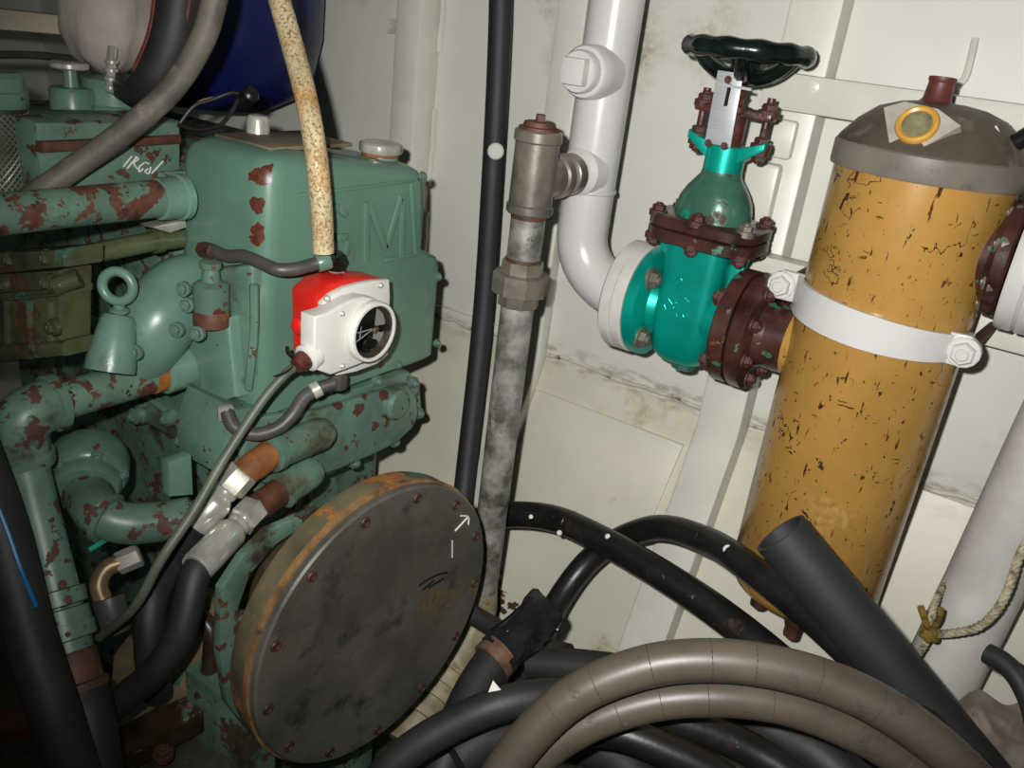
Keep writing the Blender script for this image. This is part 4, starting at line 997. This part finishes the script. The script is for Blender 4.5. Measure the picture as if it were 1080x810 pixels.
b = B(); tube(b, [P(-30, 58, D=1.5), P(30, 58, D=1.5), P(75, 62, D=1.48), P(118, 66, D=1.44)], .007, 10); tag(obj('thin_pipe', b, 'hose_small'), 'thin dark horizontal pipe crossing below the cloth bundle', 'pipe')
# mesh air filter
fa = thing('mesh_filter', 'cylindrical mesh filter with green rim at the left edge', 'filter', P(8, 205, D=1.22))
c = P(4, 205, D=1.24); hgt_ = (P(4, 80, D=1.24) - P(4, 205, D=1.24)).length; FRR = .041
b = B(); lathe(b, [(FRR, -.04), (FRR, hgt_ * .72)], c, Z1, 32); obj('core', b, 'mesh_bg', fa)
b = B()
for k in range(34):
    for s_ in (-1, 1):
        tube(b, [c + V((math.cos(t * s_ + k * 2 * math.pi / 34) * (FRR + .0012), math.sin(t * s_ + k * 2 * math.pi / 34) * (FRR + .0012), -.04 + t * .05)) for t in [i * .15 for i in range(int((hgt_ * .72 + .04) / .05 / .15) + 1)]], .0012, 4, smooth=False)
wm = obj('wire_mesh', b, 'mesh_wire', fa); wm['kind'] = 'stuff'
b = B(); lathe(b, [(FRR + .003, hgt_ * .72), (FRR + .004, hgt_ * .73), (FRR + .004, hgt_ * .84), (FRR + .001, hgt_ * .85), (FRR + .001, hgt_ * .95), (FRR - .006, hgt_ * .99), (.01, hgt_)], c, Z1, 32); obj('top_rim', b, 'green_light', fa)
# big black hose with red stripes and worn grey hose
t3 = thing('intake_hose', 'thick black hose with dull red stripes curving at the top left', 'hose', P(150, 95, D=1.36))
pth = [P(196, -70, D=1.30), P(190, -10, D=1.32), P(182, 40, D=1.34), P(165, 80, D=1.36), P(148, 96, D=1.38), P(130, 92, D=1.42)]
b = B(); tube(b, pth, [.037, .037, .036, .034, .028, .022], 22); obj('hose', b, 'rubber', t3)
for s_ in (-1, 1):
    b = B(); tube(b, [q_ + (RT * (s_ * .026) - FW * .024) for q_ in pth[:4]], [.0045, .0045, .004, .003], 8); obj('red_stripe', b, 'redband', t3)
b = B(); tube(b, [P(236, -60, D=1.12), P(226, 0, D=1.14), P(212, 45, D=1.16), P(180, 95, D=1.18), P(130, 140, D=1.18), P(85, 172, D=1.18), P(40, 204, D=1.17), P(-10, 240, D=1.20)], .0168, 18)
tag(obj('worn_hose', b, 'hose_grey'), 'worn grey hose sweeping diagonally across the top left', 'hose')
for m_, lab, pts in (('wire', 'dark loom wire sagging left of the plated sender', [(190, 130), (205, 112), (225, 105), (245, 98), (262, 102)]), ('wire_y', 'yellowish wire above the dark loom at upper left', [(196, 122), (210, 108), (228, 103), (248, 97)]), ('wire', 'dark wire loop hanging beside the header tank top', [(188, 132), (210, 137), (232, 132), (244, 118), (252, 104)])):
    b = B(); tube(b, [P(*q_, D=1.33) for q_ in pts], .0035 if m_ == 'wire' else .0025, 8); tag(obj('loose_wire', b, m_), lab, 'wire')
b = B(); lathe(b, [(.012, -.02), (.014, -.01), (.014, .012), (.01, .016)], P(261, 103, D=1.335), V((.6, 0, .5)), 10); tag(obj('wire_connector', b, 'black'), 'small black wire connector above the plated sender', 'connector')

# ================================================================== LOWER LEFT CLUTTER
b = B(); tube(b, [P(-30, 470, D=1.06), P(2, 560, D=1.06), P(28, 660, D=1.06), P(60, 760, D=1.06), P(90, 850, D=1.08)], .030, 18)
tag(obj('suction_hose', b, 'rubber'), 'thick black hose running down the lower left corner', 'hose')
b = B(); tube(b, [P(-8, 520, D=1.02), P(8, 560, D=1.02), P(22, 600, D=1.02), P(38, 640, D=1.03)], .003, 8); tag(obj('blue_line', b, 'blue'), 'thin bright blue line along the lower left hose', 'line')
b = B(); tube(b, [P(94, 580, D=1.24), P(104, 574, D=1.25), P(116, 566, D=1.27)], .004, 8); tag(obj('turquoise_wire', b, 'turq'), 'short turquoise wire end below the pump elbow', 'wire')
b = B(); tube(b, [P(-30, 770, D=1.12), P(10, 765, D=1.15), P(60, 765, D=1.22)], .02, 14); tag(obj('bilge_pipe', b, 'rust'), 'rusty bilge pipe at the bottom left corner', 'pipe')

# ================================================================== HOSES ON THE RIGHT
def hose(name, pts, r, m, lab, seg=16, n=8, ends=True, bands=0, hollow=0.0, tail=None):
    t = thing(name, lab, 'hose', pts[-1] if pts[-1].z < pts[0].z else pts[0])
    b = B(); tube(b, pts, r, seg, n, hollow=hollow); obj('hose', b, m, t)
    if bands:
        c = spline(pts, 16); m_ = len(c)
        for k in range(bands):
            i = int((k + .5) / bands * (m_ - 2)) + random.randint(-2, 2); i = max(1, min(m_ - 2, i))
            b = B(); lathe(b, [(r * .99, -.0007), (r * 1.012, 0), (r * .99, .0007)], c[i], c[i + 1] - c[i - 1] + V((0, 0, .0)), 24, True); obj('wrap_crease', b, 'hose_crease' if m == 'hose_brown' else 'black', t)
    return t


hA = hose('black_hose', [P(430, 590, D=1.80), P(480, 560, D=1.79), P(525, 544, D=1.77), P(580, 546, D=1.70), P(632, 568, D=1.60), P(700, 607, D=1.48), P(770, 655, D=1.38), P(840, 715, D=1.29), P(900, 790, D=1.22), P(950, 880, D=1.2)], .0268, 'rubber_shiny', 'black hose with white paint spots arching from behind the galvanised pipe', bands=4)
for q_, s_ in (((606, 552), .011), ((590, 562), .006), ((560, 545), .005), ((641, 566), .006), ((652, 583), .006)):
    D_ = 1.66 if q_[0] < 615 else 1.585
    c = P(*q_, D=D_); nn = (CAM - c).normalized()
    b = B(); lathe(b, [(.001, .006), (s_ * .8, .005), (s_, .0)], c + nn * .0235, nn, 7); obj('paint_spot', b, 'chalk', hA)
hB = hose('black_hose', [P(520, 780, D=1.50), P(556, 705, D=1.58), P(590, 632, D=1.68), P(632, 582, D=1.69), P(690, 557, D=1.60), P(745, 570, D=1.48), P(790, 598, D=1.36), P(850, 645, D=1.26), P(905, 695, D=1.18), P(970, 760, D=1.10), P(1040, 850, D=1.05)], .0245, 'rubber_shiny', 'black hose looping up in front of the yellow tank bottom', bands=3)
b = B(); c = P(768, 580, D=1.39); lathe(b, [(.001, .004), (.008, .003), (.009, 0)], c, (CAM - c), 10); obj('paint_spot', b, 'chalk', hB)
hose('black_tube', [P(823, 562, D=1.150), P(868, 617, D=1.142), P(920, 680, D=1.134), P(975, 747, D=1.126), P(1030, 814, D=1.118), P(1060, 851, D=1.114)], .0385, 'rubber_matte', 'wide matt black tube with open end in front of the yellow tank', 28, 8, hollow=.86)
# brown coil: two turns standing up in the foreground
fl1 = [P(500, 870, D=.98), P(540, 800, D=.97), P(600, 738, D=.96), P(670, 706, D=.95), P(740, 696, D=.94), P(820, 704, D=.93), P(900, 730, D=.92), P(970, 772, D=.91), P(1030, 826, D=.91), P(1080, 900, D=.92)]
hose('brown_hose', fl1, .0235, 'hose_brown', 'brown rubber hose forming the upper turn of the coil in the foreground', 22, 10, bands=12)
fl2 = [P(520, 890, D=1.018), P(556, 812, D=1.008), P(610, 768, D=0.998), P(680, 742, D=0.988), P(750, 735, D=0.978), P(820, 742, D=0.973), P(885, 764, D=0.968), P(950, 800, D=0.963), P(1010, 860, D=0.963), P(1050, 930, D=0.968)]
hose('brown_hose', fl2, .0225, 'hose_brown', 'brown rubber hose forming the lower turn of the coil in the foreground', 22, 10, bands=12)
# dark hoses beneath
hose('black_hose', [P(380, 850, D=1.10), P(420, 802, D=1.10), P(470, 768, D=1.10), P(530, 742, D=1.10), P(590, 734, D=1.12), P(660, 745, D=1.15)], .0225, 'rubber', 'black hose lying across the taped pipe at bottom centre')
hose('black_hose', [P(600, 768, D=1.08), P(650, 772, D=1.07), P(700, 790, D=1.06), P(760, 820, D=1.05), P(830, 880, D=1.04)], .021, 'rubber_shiny', 'glossy black hose under the brown coil, lower one')
hose('black_hose', [P(640, 745, D=1.12), P(720, 762, D=1.11), P(790, 790, D=1.10), P(850, 830, D=1.08), P(900, 890, D=1.08)], .0225, 'rubber_shiny', 'glossy black hose under the brown coil, upper one')
hose('black_hose', [P(480, 800, D=1.18), P(510, 780, D=1.2), P(560, 775, D=1.22), P(640, 790, D=1.22), P(700, 850, D=1.2)], .034, 'rubber', 'dark hose in the shade at the bottom centre')
hose('black_hose', [P(560, 700, D=1.42), P(620, 704, D=1.38), P(680, 715, D=1.34), P(760, 745, D=1.28), P(850, 780, D=1.2), P(910, 830, D=1.18)], .028, 'rubber', 'dull black hose behind the brown coil below the hull plate')
hose('black_hose', [P(770, 735, D=1.2), P(820, 770, D=1.16), P(870, 800, D=1.12), P(930, 860, D=1.08)], .03, 'rubber', 'black hose under the right of the brown coil')
hose('black_hose', [P(470, 630, D=1.60), P(510, 655, D=1.56), P(550, 676, D=1.50), P(600, 690, D=1.44)], .018, 'rubber', 'black hose stub low behind the galvanised pipe')
hose('hose_end', [P(1041, 689, D=1.18), P(1060, 700, D=1.16), P(1078, 722, D=1.14), P(1092, 760, D=1.13), P(1100, 830, D=1.15), P(1090, 930, D=1.2)], .0145, 'rubber_matte', 'black hose end curling in at the right edge above the rag', hollow=.7)
# taped pipe end
tp = thing('taped_pipe', 'black pipe end wrapped in shiny tape with a copper band', 'pipe', P(480, 790, D=1.26))
a0 = P(570, 648, D=1.38); a1 = P(524, 693, D=1.33); a2 = P(500, 730, D=1.29); a3 = P(478, 780, D=1.24)
b = B()
cl = [a0 + (a1 - a0) * t for t in [-.1, 0, .15, .35, .55, .75, 1.0]]
dd_ = (a1 - a0).normalized(); u, v, w = frame(dd_)
rs = []
for i, c in enumerate(cl):
    rs.append([c + (u * math.cos(t) + v * math.sin(t)) * (.034 + .004 * math.sin(3 * t + i * 1.3) + random.uniform(-.002, .002) + (.003 if i == 1 else 0)) + dd_ * (random.uniform(-.012, .006) if i == 0 else 0) for t in [2 * math.pi * j / 18 for j in range(18)]])
rings(b, rs); obj('tape_wrap', b, 'tape', tp, 25)
b = B(); lathe(b, [(.030, -.016), (.0345, -.015), (.0345, .010), (.030, .011)], a1 + dd_ * .004, dd_, 24); obj('copper_band', b, 'copper', tp)
b = B(); tube(b, [a1, a2, a3, P(455, 840, D=1.2)], .031, 20); obj('pipe', b, 'rubber', tp)
b = B(); c = P(572, 660, D=1.36); prism(b, [c, c + RT * .022 + UP * .004, c + RT * .026 - UP * .008, c + RT * .012 - UP * .004, c - RT * .006 - UP * .010], FW * .006, .0008); obj('torn_tape', b, 'cream_panel', tp)
b = B(); c = P(520, 726, D=1.085); prism(b, [c + UP * .010, c + RT * .010 - UP * .002, c - RT * .006 - UP * .005], FW * .001); tag(obj('paper_scrap', b, 'whiteplastic'), 'small white triangular scrap on the black hose beside the taped pipe', 'scrap')

# white pipe leaning in the right corner with the rope
rp = thing('corner_pipe', 'white painted slanting pipe in the lower right corner behind the rope', 'pipe', P(980, 760, Y=1.33))
b = B(); tube(b, [P(1190, 305, Y=1.455), P(1140, 405, Y=1.455), P(1103, 480, Y=1.45), P(1047, 598, Y=1.43), P(992, 712, Y=1.39), P(930, 840, Y=1.34), P(870, 960, Y=1.27)], .058, 32); obj('pipe', b, 'white_flange', rp)
b = B()
pts = [P(1062, 458, Y=1.36), P(1057, 492, Y=1.36), P(1030, 535, Y=1.36), P(1012, 570, Y=1.36), P(995, 612, Y=1.36), P(985, 640, Y=1.36)]
rpn = thing('mooring_rope', 'pale rope with a yellow knot tied around the white corner pipe', 'rope', P(980, 680, Y=1.29))
def twist(pts, r, n=10):
    c = spline(pts, n); m_ = len(c); b = B()
    for s_ in range(3):
        q = []
        for i in range(m_):
            tg_ = (c[min(i + 1, m_ - 1)] - c[max(i - 1, 0)]).normalized(); u, v, w = frame(tg_)
            a = i * 1.0 + s_ * 2.094; q.append(c[i] + (u * math.cos(a) + v * math.sin(a)) * r * .5)
        tube(b, q, r * .62, 7, smooth=False)
    return b
kn = P(981, 668, Y=1.285)
obj('rope_strand', twist([kn, P(1000, 668, Y=1.28), P(1030, 662, Y=1.275), P(1050, 645, Y=1.28), P(1064, 620, Y=1.29), P(1074, 590, Y=1.31), P(1090, 560, Y=1.34), P(1108, 545, Y=1.42), P(1112, 540, Y=1.52)], .0062), 'rope', rpn)
obj('rope_strand', twist([kn, P(983, 650, Y=1.29), P(988, 632, Y=1.33), P(996, 616, Y=1.40), P(1010, 600, Y=1.46)], .0055), 'rope', rpn)
obj('rope_strand', twist([kn, P(972, 685, Y=1.275), P(960, 702, Y=1.27), P(945, 720, Y=1.27)], .0055), 'rope', rpn)
b = B()
for k in range(3):
    a = k * 1.1; e = V((math.cos(a), 0.3 * math.sin(a), math.sin(a)))
    u, v, w = frame(e)
    rings(b, [[kn + (u * math.cos(t) + v * math.sin(t)) * (.011 + .006 * math.cos(s)) + w * .006 * math.sin(s) for s in [2 * math.pi * j / 8 for j in range(8)]] for t in [2 * math.pi * i / 18 for i in range(18)]], closed=True)
tube(b, [kn, P(976, 655, Y=1.275), P(971, 640, Y=1.272)], .0055, 8); tube(b, [kn, P(990, 654, Y=1.275), P(993, 642, Y=1.272)], .0045, 8)
obj('knot', b, 'rope_y', rpn)
# rag in the bottom right corner
b = B()
n = 40
gridv = [[None] * (n + 1) for _ in range(n + 1)]
for lay in (0,):
    for i in range(n + 1):
        for j in range(n + 1):
            px = 985 + 170 * i / n; i2, j2 = i * .4, j * .4; edge = 742 + 7 * math.sin(i2 * 1.1) - 8 * math.sin(i2 * .33)
            py = edge + 150 * j / n
            D_ = 1.16 - .12 * (j / n) + .009 * math.sin(i2 * .7 + j2 * .35) + .006 * abs(math.sin(j2 * .9 - i2 * .55)) + .002 * math.sin(i2 * 2.1 + 1.7 * math.sin(j2)) + .03 * (1 - min(1, j2 / 2.0)) + .04 * (1 - min(1, i2 / 2.5))
            gridv[i][j] = b.verts.new(P(px, py, D=D_))
for i in range(n):
    for j in range(n): b.faces.new((gridv[i][j], gridv[i + 1][j], gridv[i + 1][j + 1], gridv[i][j + 1]))
ret = bmesh.ops.solidify(b, geom=list(b.faces), thickness=-0.006)
tag(obj('crumpled_rag', b, 'rag', None, 60), 'crumpled pinkish grey rag in the bottom right corner', 'rag')
